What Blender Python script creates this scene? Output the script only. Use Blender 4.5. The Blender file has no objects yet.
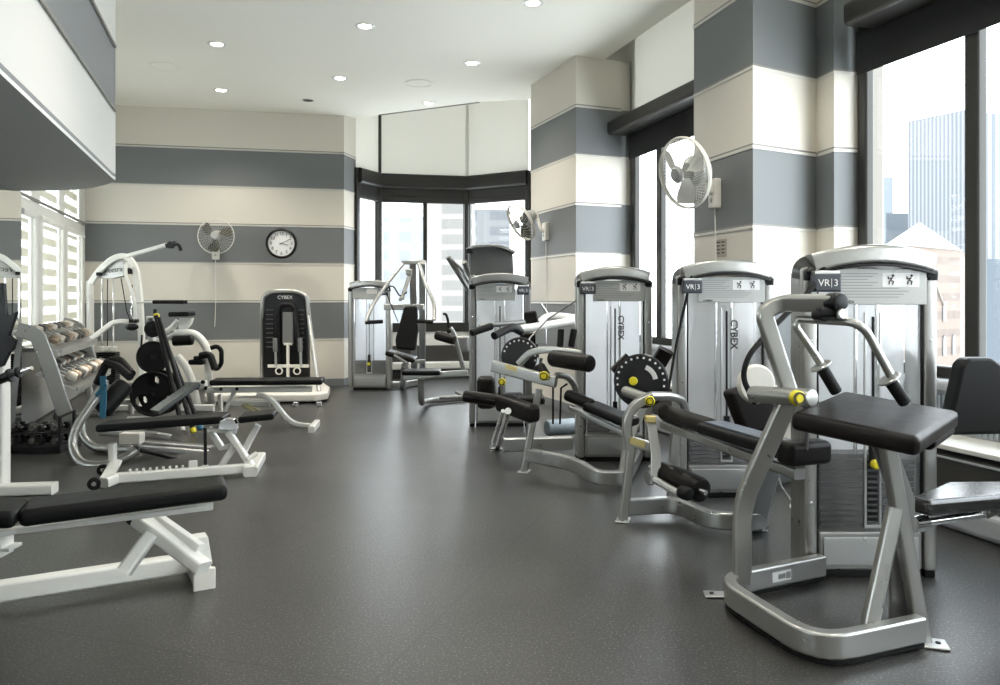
import bpy, bmesh, math, random
from mathutils import Vector as V, Matrix as M
random.seed(7)
SC = bpy.context.scene
COL = SC.collection
F, HY, CZ = 800.0, 297.0, 1.3          # focal length in pixels, horizon row, eye height in metres

def p(px, py, Y):                       # the point seen at a pixel, Y metres into the room
    return V(((px-500)/F*Y, Y, CZ-(py-HY)/F*Y))
def g(px, py, z=0.0):                   # the point at a pixel that lies at height z
    return p(px, py, (CZ-z)*F/(py-HY))

# ------------------------------------------------------------------ materials
def mat(name, col, rough=.5, metal=0.0, spec=.5, coat=0.0, noise=0.0, nscale=20.0, bump=0.0, bscale=200.0):
    m = bpy.data.materials.new(name); m.use_nodes = True
    nt = m.node_tree; b = nt.nodes['Principled BSDF']
    b.inputs['Base Color'].default_value = (*col, 1)
    b.inputs['Roughness'].default_value = rough
    b.inputs['Metallic'].default_value = metal
    b.inputs['Specular IOR Level'].default_value = spec
    b.inputs['Coat Weight'].default_value = coat
    tc = nt.nodes.new('ShaderNodeTexCoord')
    n = nt.nodes.new('ShaderNodeTexNoise'); n.inputs['Scale'].default_value = nscale
    nt.links.new(tc.outputs['Object'], n.inputs['Vector'])
    r = nt.nodes.new('ShaderNodeMapRange')
    r.inputs['To Min'].default_value = max(0.02, rough-.06); r.inputs['To Max'].default_value = rough+.06
    nt.links.new(n.outputs['Fac'], r.inputs['Value']); nt.links.new(r.outputs['Result'], b.inputs['Roughness'])
    if noise:
        mx = nt.nodes.new('ShaderNodeMixRGB'); mx.blend_type = 'MULTIPLY'; mx.inputs['Fac'].default_value = noise
        mx.inputs['Color1'].default_value = (*col, 1)
        nt.links.new(n.outputs['Fac'], mx.inputs['Color2']); nt.links.new(mx.outputs['Color'], b.inputs['Base Color'])
    if bump:
        n2 = nt.nodes.new('ShaderNodeTexNoise'); n2.inputs['Scale'].default_value = bscale
        nt.links.new(tc.outputs['Object'], n2.inputs['Vector'])
        bp = nt.nodes.new('ShaderNodeBump'); bp.inputs['Strength'].default_value = bump; bp.inputs['Distance'].default_value = .002
        nt.links.new(n2.outputs['Fac'], bp.inputs['Height']); nt.links.new(bp.outputs['Normal'], b.inputs['Normal'])
    return m
SIL = mat('silver_paint', (.40,.40,.385), .3, .8)
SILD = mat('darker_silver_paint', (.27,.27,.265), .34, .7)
ALU = mat('brushed_aluminium', (.56,.57,.57), .3, .85)
CHR = mat('chrome', (.8,.8,.8), .1, 1)
BLK = mat('black_vinyl', (.005,.0055,.0055), .42, 0, .18, bump=.15, bscale=500)
BRN = mat('dark_brown_vinyl', (.008,.0065,.006), .40, 0, .18, bump=.15, bscale=500)
RUB = mat('black_rubber', (.007,.007,.007), .6, 0, .2, bump=.2, bscale=300)
BPL = mat('black_plastic', (.008,.008,.009), .35, 0, .25)
GSV = mat('glossy_black_vinyl', (.010,.010,.010), .26, 0, 1.0)
CLR = None
IRN = mat('cast_iron', (.006,.006,.006), .45, 0, .25, bump=.2, bscale=120)
WHT = mat('white_enamel', (.80,.80,.76), .3, 0, .5, coat=.2)
WPL = mat('white_plastic', (.76,.74,.68), .4)
YEL = mat('yellow_plastic', (.72,.62,.02), .35)
GLD = mat('brass_label', (.62,.52,.22), .35, .4)
PLQ = mat('placard_grey', (.42,.43,.42), .35, .2)
INK = mat('black_ink', (.02,.02,.02), .5)
INKG = mat('grey_ink', (.22,.22,.22), .5)
RED = mat('red_ink', (.45,.06,.05), .5)
PAP = mat('white_label', (.80,.80,.80), .5)
NAV = mat('badge_slate', (.045,.05,.065), .35)
BLU = mat('blue_rubber', (.03,.15,.24), .5)
SBL = mat('pale_blue_roller', (.36,.42,.46), .4)
DKF = mat('dark_window_frame', (.022,.021,.018), .4, .2)
BKS = mat('blackout_fabric', (.012,.013,.014), .8, bump=.2, bscale=900)
BSE = mat('grey_baseboard', (.20,.21,.215), .5)
LBS = mat('pale_baseboard', (.45,.47,.50), .45)
TRM = mat('pale_trim', (.62,.60,.55), .4)
TRD = mat('dark_trim', (.24,.23,.21), .5)
CEI = mat('ceiling_paint', (.90,.885,.80), .8)
WWL = mat('white_wall_paint', (.82,.81,.77), .7)
SOF = mat('grey_soffit_paint', (.74,.76,.73), .75)
SHW = mat('white_window_frame_paint', (.80,.80,.76), .45)
LED = mat('pale_ledge', (.78,.77,.72), .35)
DCB = mat('dark_convector_panel', (.045,.042,.038), .4)
CONC = mat('pale_panel', (.62,.63,.62), .25)

def emis(name, col, s):
    m = bpy.data.materials.new(name); m.use_nodes = True; b = m.node_tree.nodes['Principled BSDF']
    b.inputs['Base Color'].default_value = (*col, 1); b.inputs['Emission Color'].default_value = (*col, 1)
    b.inputs['Emission Strength'].default_value = s
    return m
LAMP = emis('lamp_glow', (1, .95, .85), 9.0)

def mixmat(name, parts):
    """parts: list of (weight, maker) mixed one after another"""
    m = bpy.data.materials.new(name); m.use_nodes = True; nt = m.node_tree
    nt.nodes.clear(); out = nt.nodes.new('ShaderNodeOutputMaterial')
    cur = None; tot = 0
    for w, typ, col, ro, io in parts:
        s = nt.nodes.new(typ); s.inputs['Color'].default_value = (*col, 1)
        if 'Roughness' in s.inputs: s.inputs['Roughness'].default_value = ro
        if 'IOR' in s.inputs: s.inputs['IOR'].default_value = io
        if cur is None: cur = s; tot = w
        else:
            tot += w
            x = nt.nodes.new('ShaderNodeMixShader'); x.inputs[0].default_value = w/tot
            nt.links.new(cur.outputs[0], x.inputs[1]); nt.links.new(s.outputs[0], x.inputs[2]); cur = x
    nt.links.new(cur.outputs[0], out.inputs[0])
    return m
GLS = mixmat('window_glass', [(.97, 'ShaderNodeBsdfTransparent', (.97,.98,.98), 0, 1), (.03, 'ShaderNodeBsdfGlossy', (1,1,1), .02, 1)])
ACR = mixmat('frosted_acrylic', [(.14, 'ShaderNodeBsdfTransparent', (.95,.97,1), 0, 1), (.62, 'ShaderNodeBsdfTranslucent', (.98,.99,1), 0, 1),
                                 (.20, 'ShaderNodeBsdfDiffuse', (.9,.92,.95), .5, 1), (.12, 'ShaderNodeBsdfGlossy', (1,1,1), .18, 1)])
ACF = mixmat('clear_front_cover', [(.72, 'ShaderNodeBsdfTransparent', (.98,.99,1), 0, 1), (.10, 'ShaderNodeBsdfTranslucent', (.98,.99,1), 0, 1),
                                 (.07, 'ShaderNodeBsdfDiffuse', (.9,.92,.95), .5, 1), (.11, 'ShaderNodeBsdfGlossy', (1,1,1), .16, 1)])
ROL = mixmat('white_roller_blind', [(.24, 'ShaderNodeBsdfTranslucent', (.80,.79,.74), 0, 1), (.74, 'ShaderNodeBsdfDiffuse', (.80,.79,.75), 1, 1),
                                    (.02, 'ShaderNodeBsdfTransparent', (1,1,1), 0, 1)])
def zebra():
    m = bpy.data.materials.new('zebra_blind'); m.use_nodes = True; nt = m.node_tree; nt.nodes.clear()
    out = nt.nodes.new('ShaderNodeOutputMaterial'); tc = nt.nodes.new('ShaderNodeTexCoord'); sp = nt.nodes.new('ShaderNodeSeparateXYZ')
    nt.links.new(tc.outputs['Object'], sp.inputs[0])
    a = nt.nodes.new('ShaderNodeMath'); a.operation = 'MULTIPLY'; a.inputs[1].default_value = 1/.17
    nt.links.new(sp.outputs['Z'], a.inputs[0])
    f = nt.nodes.new('ShaderNodeMath'); f.operation = 'FRACT'; nt.links.new(a.outputs[0], f.inputs[0])
    gt = nt.nodes.new('ShaderNodeMath'); gt.operation = 'GREATER_THAN'; gt.inputs[1].default_value = .52; nt.links.new(f.outputs[0], gt.inputs[0])
    def mix(fac, a_, b_):
        x = nt.nodes.new('ShaderNodeMixShader')
        if isinstance(fac, float): x.inputs[0].default_value = fac
        else: nt.links.new(fac, x.inputs[0])
        nt.links.new(a_.outputs[0], x.inputs[1]); nt.links.new(b_.outputs[0], x.inputs[2]); return x
    tl = nt.nodes.new('ShaderNodeBsdfTranslucent'); tl.inputs[0].default_value = (.60,.59,.51,1)
    df = nt.nodes.new('ShaderNodeBsdfDiffuse'); df.inputs[0].default_value = (.72,.71,.64,1)
    tr = nt.nodes.new('ShaderNodeBsdfTransparent')
    opaque = mix(.72, tl, df); sheer = mix(.35, tr, df)
    x = mix(gt.outputs[0], opaque, sheer)
    nt.links.new(x.outputs[0], out.inputs[0]); return m
ZEB = zebra()

Z0 = [.68, 1.23, 1.775, 2.32, 2.86, 3.395]
def stripes(name, cream, grey, phase=0):
    m = bpy.data.materials.new(name); m.use_nodes = True; nt = m.node_tree; b = nt.nodes['Principled BSDF']
    b.inputs['Roughness'].default_value = .6
    ge = nt.nodes.new('ShaderNodeNewGeometry'); sp = nt.nodes.new('ShaderNodeSeparateXYZ'); nt.links.new(ge.outputs['Position'], sp.inputs[0])
    mr = nt.nodes.new('ShaderNodeMapRange'); mr.inputs['From Max'].default_value = 4.6; nt.links.new(sp.outputs['Z'], mr.inputs['Value'])
    cr = nt.nodes.new('ShaderNodeValToRGB'); cr.color_ramp.interpolation = 'CONSTANT'
    e = cr.color_ramp.elements; e[0].position = 0; e[0].color = (*cream, 1)
    e.remove(e[1])
    for i, z in enumerate(Z0):
        k = e.new(z/4.6); k.color = (*(grey if (i+phase) % 2 == 0 else cream), 1)
    nt.links.new(mr.outputs[0], cr.inputs[0]); nt.links.new(cr.outputs[0], b.inputs['Base Color'])
    n = nt.nodes.new('ShaderNodeTexNoise'); n.inputs['Scale'].default_value = 300; bp = nt.nodes.new('ShaderNodeBump')
    bp.inputs['Strength'].default_value = .05; nt.links.new(n.outputs['Fac'], bp.inputs['Height']); nt.links.new(bp.outputs[0], b.inputs['Normal'])
    return m
STR = stripes('striped_wall_paint', (.68,.645,.57), (.165,.175,.178))

def floor_mat():
    m = bpy.data.materials.new('speckled_rubber_floor'); m.use_nodes = True; nt = m.node_tree; b = nt.nodes['Principled BSDF']
    L = nt.links.new; N = nt.nodes.new
    tc = N('ShaderNodeTexCoord')
    mp = N('ShaderNodeMapping'); mp.inputs['Rotation'].default_value = (0, 0, -math.atan2(-.309, .951)); L(tc.outputs['Object'], mp.inputs[0])
    n1 = N('ShaderNodeTexNoise'); n1.inputs['Scale'].default_value = 105; n1.inputs['Detail'].default_value = 2.5; n1.inputs['Roughness'].default_value = .75
    L(tc.outputs['Object'], n1.inputs[0])
    c1 = N('ShaderNodeValToRGB'); c1.color_ramp.elements[0].position = .56; c1.color_ramp.elements[0].color = (0,0,0,1)
    c1.color_ramp.elements[1].position = .68; c1.color_ramp.elements[1].color = (1,1,1,1); L(n1.outputs['Fac'], c1.inputs[0])
    n2 = N('ShaderNodeTexNoise'); n2.inputs['Scale'].default_value = 1.3; n2.inputs['Detail'].default_value = 4; L(tc.outputs['Object'], n2.inputs[0])
    c2 = N('ShaderNodeValToRGB'); c2.color_ramp.elements[0].position = .3; c2.color_ramp.elements[0].color = (.017,.0165,.0155,1)
    c2.color_ramp.elements[1].position = .75; c2.color_ramp.elements[1].color = (.030,.029,.027,1); L(n2.outputs['Fac'], c2.inputs[0])
    mx = N('ShaderNodeMixRGB'); mx.inputs['Color2'].default_value = (.20,.20,.19,1); L(c1.outputs[0], mx.inputs[0]); L(c2.outputs[0], mx.inputs[1])
    # tile seams: slightly wavy lines on a grid
    wv = N('ShaderNodeTexNoise'); wv.inputs['Scale'].default_value = 9; L(mp.outputs[0], wv.inputs[0])
    ad = N('ShaderNodeMixRGB'); ad.blend_type = 'ADD'; ad.inputs[0].default_value = .035; L(mp.outputs[0], ad.inputs[1]); L(wv.outputs['Color'], ad.inputs[2])
    br = N('ShaderNodeTexBrick'); br.offset = 0; br.inputs['Scale'].default_value = 1; br.inputs['Brick Width'].default_value = 1.22; br.inputs['Row Height'].default_value = 1.22
    br.inputs['Mortar Size'].default_value = .006; br.inputs['Mortar Smooth'].default_value = .3; L(ad.outputs[0], br.inputs[0])
    m2 = N('ShaderNodeMixRGB'); m2.inputs['Color2'].default_value = (.018,.018,.017,1); L(br.outputs['Fac'], m2.inputs[0]); L(mx.outputs[0], m2.inputs[1])
    L(m2.outputs[0], b.inputs['Base Color'])
    r = N('ShaderNodeMapRange'); r.inputs['To Min'].default_value = .27; r.inputs['To Max'].default_value = .40; L(n2.outputs['Fac'], r.inputs[0]); L(r.outputs[0], b.inputs['Roughness'])
    b.inputs['Specular IOR Level'].default_value = .8
    bp = N('ShaderNodeBump'); bp.inputs['Strength'].default_value = .25; bp.inputs['Distance'].default_value = .002; L(n1.outputs['Fac'], bp.inputs['Height']); L(bp.outputs[0], b.inputs['Normal'])
    return m
FLR = floor_mat()

# ------------------------------------------------------------------ shapes
def NB(): return bmesh.new()
def frame(t, up):
    t = t.normalized(); s = t.cross(up)
    if s.length < 1e-4: s = t.cross(V((1, 0, 0)))
    if s.length < 1e-4: s = t.cross(V((0, 1, 0)))
    s.normalize(); return t, s, s.cross(t).normalized()
def round_prof(r, n=12): return [(r*math.cos(2*math.pi*i/n), r*math.sin(2*math.pi*i/n)) for i in range(n)]
def rect_prof(w, h, c=None, n=3):
    c = min(w, h)*.22 if c is None else c
    o = []
    for sx, sy, a0 in ((1, 1, 0), (-1, 1, 90), (-1, -1, 180), (1, -1, 270)):
        for k in range(n+1):
            a = math.radians(a0+90*k/n); o.append((sx*(w/2-c)+c*math.cos(a), sy*(h/2-c)+c*math.sin(a)))
    return o
def fillet(pts, r, n=6):
    pts = [V(q) for q in pts]
    if r <= 0 or len(pts) < 3: return pts
    o = [pts[0]]
    for i in range(1, len(pts)-1):
        a, b, c = pts[i-1], pts[i], pts[i+1]
        d1 = (a-b); d2 = (c-b); l = min(r, d1.length*.48, d2.length*.48)
        if l < 1e-4: o.append(b); continue
        s = b+d1.normalized()*l; e = b+d2.normalized()*l
        for k in range(n+1):
            t = k/n; o.append(s*(1-t)**2+b*2*t*(1-t)+e*t*t)
    o.append(pts[-1]); return o
def sweep(bm, pts, prof, r=0.0, up=(0, 0, 1), closed=False, taper=None, caps=True):
    P = fillet(pts, r); P = [q for i, q in enumerate(P) if i == 0 or (q-P[i-1]).length > 1e-5]
    up = V(up); n = len(P); rings = []; prev = None
    for i, q in enumerate(P):
        if closed: t = (P[(i+1) % n]-P[i-1])
        else: t = P[min(i+1, n-1)]-P[max(i-1, 0)]
        t, s, u = frame(t, prev if prev is not None else up)
        if prev is None: prev = u
        else: prev = u
        k = 1 if taper is None else taper[0]+(taper[1]-taper[0])*i/(n-1)
        rings.append([bm.verts.new(q+s*a*k+u*b*k) for a, b in prof])
    m = len(prof)
    for i in range(n if closed else n-1):
        A, B = rings[i], rings[(i+1) % n]
        for j in range(m): bm.faces.new((A[j], A[(j+1) % m], B[(j+1) % m], B[j]))
    if not closed and caps:
        bm.faces.new(rings[0][::-1]); bm.faces.new(rings[-1])
def tube(bm, pts, rad, r=0.0, n=12, **k): sweep(bm, pts, round_prof(rad, n), r, **k)
def bar(bm, pts, w, h, r=0.0, up=(0, 0, 1), **k): sweep(bm, pts, rect_prof(w, h), r, up, **k)
def box(bm, c, ex, ey, ez, bev=0.0, seg=3):
    """half-vectors ex, ey, ez"""
    c, ex, ey, ez = V(c), V(ex), V(ey), V(ez)
    vs = [bm.verts.new(c+ex*a+ey*b+ez*d) for a in (-1, 1) for b in (-1, 1) for d in (-1, 1)]
    fs = [bm.faces.new([vs[i] for i in q]) for q in ((0,1,3,2), (4,6,7,5), (0,4,5,1), (2,3,7,6), (0,2,6,4), (1,5,7,3))]
    if bev > 0:
        es = set(e for f in fs for e in f.edges)
        bmesh.ops.bevel(bm, geom=list(es), offset=bev, segments=seg, profile=.5, affect='EDGES', clamp_overlap=True)
def abox(bm, x0, x1, y0, y1, z0, z1, bev=0.0, seg=2):
    box(bm, ((x0+x1)/2, (y0+y1)/2, (z0+z1)/2), ((x1-x0)/2, 0, 0), (0, (y1-y0)/2, 0), (0, 0, (z1-z0)/2), bev, seg)
def prism(bm, poly, ext, bev=0.0, seg=2):
    """polygon of 3-D points, extruded along ext"""
    a = [bm.verts.new(V(q)) for q in poly]; b = [bm.verts.new(V(q)+V(ext)) for q in poly]; n = len(a)
    fs = [bm.faces.new(a[::-1]), bm.faces.new(b)] + [bm.faces.new((a[i], a[(i+1) % n], b[(i+1) % n], b[i])) for i in range(n)]
    if bev > 0:
        bmesh.ops.bevel(bm, geom=list(set(e for f in fs for e in f.edges)), offset=bev, segments=seg, profile=.5, affect='EDGES', clamp_overlap=True)
def lathe(bm, c, axis, prof, n=28):
    """prof: list of (radius, distance along axis)"""
    c = V(c); t, s, u = frame(V(axis), V((0, 0, 1)) if abs(V(axis).normalized().z) < .9 else V((1, 0, 0)))
    rings = []
    for r, d in prof:
        if r < 1e-5: rings.append([bm.verts.new(c+t*d)]); continue
        rings.append([bm.verts.new(c+t*d+(s*math.cos(2*math.pi*i/n)+u*math.sin(2*math.pi*i/n))*r) for i in range(n)])
    for A, B in zip(rings, rings[1:]):
        for i in range(n):
            j = (i+1) % n
            if len(A) == 1 and len(B) == 1: continue
            if len(A) == 1: bm.faces.new((A[0], B[i], B[j]))
            elif len(B) == 1: bm.faces.new((A[i], B[0], A[j]))
            else: bm.faces.new((A[i], B[i], B[j], A[j]))
def disc(bm, c, axis, r, th, bev=.004, n=32):
    lathe(bm, c, axis, [(0, -th/2), (r-bev, -th/2), (r, -th/2+bev), (r, th/2-bev), (r-bev, th/2), (0, th/2)], n)
def roller(bm, a, b, r, n=20):
    a, b = V(a), V(b); d = b-a; L_ = d.length; e = min(r*.35, L_*.2)
    lathe(bm, a, d, [(0, 0), (r-e, 0), (r-e*.3, e*.3), (r, e), (r, L_-e), (r-e*.3, L_-e*.3), (r-e, L_), (0, L_)], n)
def blob(bm, c, r, s=(1, 1, 1)):
    bmesh.ops.create_uvsphere(bm, u_segments=16, v_segments=10, radius=r, matrix=M.Translation(V(c)) @ M.Diagonal((*s, 1)))

def tag(o, label=None, cat=None, group=None, kind=None):
    if label: o['label'] = label
    if cat: o['category'] = cat
    if group: o['group'] = group
    if kind: o['kind'] = kind
    return o
def link(name, bm, m, parent=None, off=None, smooth=True, wn=True, shift=None):
    """one mesh object; vertices are given in room coordinates (off = origin of its thing)"""
    me = bpy.data.meshes.new(name)
    if off is None: off = V(parent['o']) if parent is not None else V((0, 0, 0))
    bmesh.ops.remove_doubles(bm, verts=bm.verts, dist=1e-6)
    bmesh.ops.recalc_face_normals(bm, faces=bm.faces)
    bmesh.ops.translate(bm, verts=bm.verts, vec=-off)
    if smooth:
        for f in bm.faces: f.smooth = True
        for e in bm.edges:
            if len(e.link_faces) == 2 and e.calc_face_angle(0) > math.radians(38): e.smooth = False
    bm.to_mesh(me); bm.free(); me.materials.append(m)
    o = bpy.data.objects.new(name, me); COL.objects.link(o)
    if parent is not None: o.parent = parent
    if smooth and wn:
        w = o.modifiers.new('normals', 'WEIGHTED_NORMAL'); w.keep_sharp = True
    return o
def thing(name, loc, label, cat, group=None):
    o = bpy.data.objects.new(name, None); COL.objects.link(o); o.empty_display_size = .1
    o.location = V(loc); ORIG[o.name] = V(loc)
    return tag(o, label, cat, group)
ORIG = {}
def part(name, bm, m, root, parent=None, label=None, **k):
    o = link(name, bm, m, parent or root, off=ORIG[root.name], **k)
    if label: o['label'] = label
    return o
def solo(name, bm, m, loc, label, cat, group=None, **k):
    o = link(name, bm, m, None, off=V(loc), **k); o.location = V(loc)
    return tag(o, label, cat, group)
def struct(name, bm, m, parent=None, **k):
    o = link(name, bm, m, parent, off=V((0, 0, 0)), **k)
    if parent is None: o['kind'] = 'structure'
    return o
def dup(o, loc, rot=None, label=None, group=None):
    c = o.copy(); COL.objects.link(c); c.location = V(loc); ORIG[c.name] = V(loc)
    if rot is not None: c.rotation_euler = rot
    if label: c['label'] = label
    if group: c['group'] = group
    for ch in list(o.children):
        d = ch.copy(); COL.objects.link(d); d.parent = c
        for gc in list(ch.children):
            e = gc.copy(); COL.objects.link(e); e.parent = d
    return c
def lettering(body, size, origin, ex, ez, extr=.0008, align='CENTER', bold=0.0):
    """text as mesh in the plane of ex (reading direction) and ez (up)"""
    cu = bpy.data.curves.new('t', 'FONT'); cu.body = body; cu.size = size; cu.extrude = extr; cu.offset = bold; cu.align_x = align; cu.align_y = 'CENTER'; cu.resolution_u = 3
    ob = bpy.data.objects.new('t', cu); COL.objects.link(ob)
    dg = bpy.context.evaluated_depsgraph_get(); me = bpy.data.meshes.new_from_object(ob.evaluated_get(dg))
    bm = bmesh.new(); bm.from_mesh(me); bpy.data.objects.remove(ob); bpy.data.curves.remove(cu); bpy.data.meshes.remove(me)
    ex = V(ex).normalized(); ez = V(ez).normalized(); ey = ex.cross(ez)
    R = M((ex, ez, ey)).transposed().to_4x4()
    bmesh.ops.transform(bm, matrix=M.Translation(V(origin)) @ R, verts=bm.verts)
    return bm
# ------------------------------------------------------------------ the room
U = V((-.309, .951, 0))                 # along the room
R_ = V((.951, .309, 0))                 # across the room, to the right
def W(y, off=0.0, z=0.0):               # the window wall's line, off = metres into the room
    q = V((2.52-.303*(y-5.6), y, z)); n = V((-.957, -.29, 0)); return q+n*off
def LW(t, off=0.0, z=0.0):              # the left wall's line, t metres from the far corner
    return V((-5.68, 10.95, z))-U*t+R_*off
CH = 3.95
def wall(name, a, b, z0, z1, th, m, **k):
    a = V((a[0], a[1], 0)); b = V((b[0], b[1], 0)); d = (b-a).normalized(); n = V((-d.y, d.x, 0))*th
    bm = NB(); prism(bm, [a+V((0,0,z0)), b+V((0,0,z0)), b+n+V((0,0,z0)), a+n+V((0,0,z0))], (0,0,z1-z0)); return struct(name, bm, m, **k)

bm = NB(); prism(bm, [(-1.6,-3.2,-.12), (5.4,-3.2,-.12), (2.9,5.7,-.12), (.75,12.6,-.12), (-.5,13.3,-.12), (-2.1,12.95,-.12), (-2.5,12.2,-.12), (-5.95,11.1,-.12)], (0,0,.12))
struct('floor', bm, FLR, smooth=False)
# ceiling slab with open pockets towards the windows
cp = [LW(14.6), LW(0), V((-2.28,11.7,0)), g(355,120,3.9), V((-2.0,11.78,0)), V((-.25,10.87,0)), V((.40,10.72,0)), V((.82,10.1,0)), W(8.99,.33), W(6,.33), W(-2.9,.33)]
cp[3] = V((-2.14,11.85,0))
bm = NB(); prism(bm, [(q.x, q.y, CH) for q in cp], (0,0,.1)); struct('ceiling', bm, CEI, smooth=False)
bm = NB(); prism(bm, [(-1.6,-3.2,4.62), (5.5,-3.2,4.62), (2.9,5.7,4.62), (.85,12.9,4.62), (-.5,13.5,4.62), (-2.1,13.1,4.62), (-2.6,12.2,4.62), (-5.95,11.1,4.62)], (0,0,.1)); struct('ceiling', bm, WWL, smooth=False)
# far wall
A0, A1, A2 = V((-5.68,10.95,0)), V((-2.28,11.70,0)), V((-2.19,12.15,0))
def trims(path, tag_, dirn, zs=Z0, skip=()):
    """thin pale channels running along a striped wall"""
    for i, z in enumerate(zs):
        if i in skip: continue
        bm = NB(); bar(bm, [V((q[0], q[1], z)) for q in path], .016, .022); struct(f'trim_{trims.n}', bm, TRM, smooth=False); trims.n += 1
        bm = NB(); bar(bm, [V((q[0], q[1], z+.018)) for q in path], .008, .012); struct(f'trim_{trims.n}', bm, TRD, smooth=False); trims.n += 1
trims.n = 1
wall('wall_back', A0, A1, 0, 4.62, .15, STR, smooth=False)
wall('wall_back', A1, A2, 0, 4.62, .12, STR, smooth=False)
trims([A0, A1, A2], 'b', 1)
bm = NB(); bar(bm, [A0+V((0,-.008,.055)), A1+V((0,-.008,.055)), A2+V((.008,-.008,.055))], .016, .11); struct('baseboard_back', bm, BSE, smooth=False)
# left wall: window part and mirrored part
bm = NB(); bar(bm, [LW(-.05,-.06,.40), LW(14.8,-.06,.40)], .12, .80, caps=True); struct('wall_left', bm, CONC, smooth=False)
bm = NB(); bar(bm, [LW(-.05,-.06,2.205), LW(14.8,-.06,2.205)], .12, .17); struct('wall_left', bm, SHW, smooth=False)
bm = NB(); bar(bm, [LW(-.05,-.06,3.75), LW(14.8,-.06,3.75)], .12, 1.7); struct('wall_left', bm, SHW, smooth=False)
bm = NB(); bar(bm, [LW(4.0,-.06,1.5), LW(14.8,-.06,1.5)], .12, 1.6); struct('wall_left', bm, WWL, smooth=False)
wz0, wz1 = .82, 2.10
ed = [-.05, .43, 1.32, 1.65, 2.59, 2.97, 3.42, 4.1]
for i in range(0, 8, 2):                # the piers between the windows
    a, b = ed[i], ed[i+1]
    bm = NB(); bar(bm, [LW(a,-.06,1.46), LW(b,-.06,1.46)], .12, 1.34); struct('wall_left', bm, SHW, smooth=False)
    bm = NB(); bar(bm, [LW(a,-.06,2.6), LW(b,-.06,2.6)], .12, .65); struct('wall_left', bm, SHW, smooth=False)
for k, (a, b) in enumerate(((.43,1.32), (1.65,2.59), (2.97,3.42))):
    bm = NB()
    for q in ([LW(a-.05,.012,wz0), LW(a-.05,.012,wz1)], [LW(b+(.05 if k<2 else 0),.012 if k<2 else -.02,wz0), LW(b+(.05 if k<2 else 0),.012 if k<2 else -.02,wz1)], [LW(a-.08,.012,wz1+.03), LW(b+(.08 if k<2 else 0),.012,wz1+.03)], [LW(a-.08,.012,wz0-.02), LW(b+(.08 if k<2 else 0),.012,wz0-.02)]):
        bar(bm, q, .06, .06, up=R_)
    w = struct(f'window_{k+1}', bm, SHW); w['label'] = 'white framed left side window with a banded blind'
    bm = NB(); bar(bm, [LW(a,-.07,(wz0+wz1)/2), LW(b,-.07,(wz0+wz1)/2)], .008, wz1-wz0); struct('pane', bm, GLS, w, smooth=False)
    bm = NB(); bar(bm, [LW(a+.02,-.02,(wz0+wz1)/2), LW(b-.02,-.02,(wz0+wz1)/2)], .004, wz1-wz0-.02); struct('banded_blind', bm, ZEB, w, smooth=False)
    bm = NB(); bar(bm, [LW(a,-.07,2.6), LW(b,-.07,2.6)], .008, .62); struct('upper_pane', bm, GLS, w, smooth=False)
    bm = NB(); bar(bm, [LW(a+.02,-.02,2.58), LW(b-.02,-.02,2.58)], .004, .56); struct('upper_blind', bm, ZEB, w, smooth=False)
bm = NB(); bar(bm, [LW(0,.008,2.30), LW(3.44,.008,2.30)], .02, .03); struct(f'trim_{trims.n}', bm, TRD, smooth=False); trims.n += 1
bm = NB(); bar(bm, [LW(0,.06,.79), LW(3.44,.06,.79)], .16, .035); struct('ledge_left', bm, CONC, smooth=False)
MIR = mat('mirror', (.86,.88,.87), .02, 1); [MIR.node_tree.links.remove(l) for l in list(MIR.node_tree.links) if l.to_socket.name == 'Roughness']; MIR.node_tree.nodes['Principled BSDF'].inputs['Roughness'].default_value = .015
bm = NB(); bar(bm, [LW(3.46,.02,1.20), LW(12.5,.02,1.20)], .012, 2.2); mi = solo('wall_mirror', bm, MIR, LW(8), 'tall frameless mirror panel on the left wall beside the blinds', 'mirror', smooth=False)
# hanging soffit over the left side
S0 = V((-3.235,6.7,0)); sp_ = [S0+V((.012,-.04,0)), S0+V((0,.03,0)), V((-3.315,6.85,0)), V((-3.46,7.02,0)), V((-3.66,7.2,0)), V((-3.9,7.36,0)), V((-4.25,7.42,0)), LW(3.7), LW(14.6), S0-U*10.4]
bm = NB(); prism(bm, [(q.x, q.y, 2.31) for q in sp_], (0,0,CH-2.31)); so = struct('wall_soffit', bm, stripes('striped_soffit_paint', (.68,.67,.64), (.225,.23,.235)), smooth=False)
bm = NB(); prism(bm, [(q.x, q.y, 2.285) for q in sp_], (0,0,.024)); struct('ceiling_soffit', bm, SOF, smooth=False)
for z in (2.86, 3.395):
    bm = NB(); bar(bm, [S0+V((.016,0,z)), S0-U*10.3+V((.01,0,z))], .014, .022); struct(f'trim_{trims.n}', bm, TRD, smooth=False); trims.n += 1
# wall behind the photographer
wall('wall_front', (5.4,-3.0), (-1.9,-3.0), 0, 4.62, -.15, WWL, smooth=False)
# the two striped piers
C1 = [(1.51,6.23), (1.714,5.42), (2.28,5.77), (2.318,5.55), (2.515,5.6), (2.235,6.5)]
C2 = [(.3875,10.0), (.833,8.77), (1.36,8.99), (1.47,9.03), (1.08,10.3)]
for nm, c, k in (('wall_pier_near', C1, 5), ('wall_pier_far', C2, 3)):
    bm = NB(); prism(bm, [(x, y, 0) for x, y in c], (0,0,4.62 if c is C1 else CH)); struct(nm, bm, STR, smooth=False)
    ct = sum((V((x, y, 0)) for x, y in c), V((0,0,0)))/len(c)
    trims([(x, y) for x, y in ([c[-1]]+c[:k])], nm, 1)
    q = [c[-1]]+c[:k]
    bm = NB(); bar(bm, [V((x, y, .055)) for x, y in q], .02, .11); struct('baseboard_'+nm[5:], bm, BSE, smooth=False)
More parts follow.
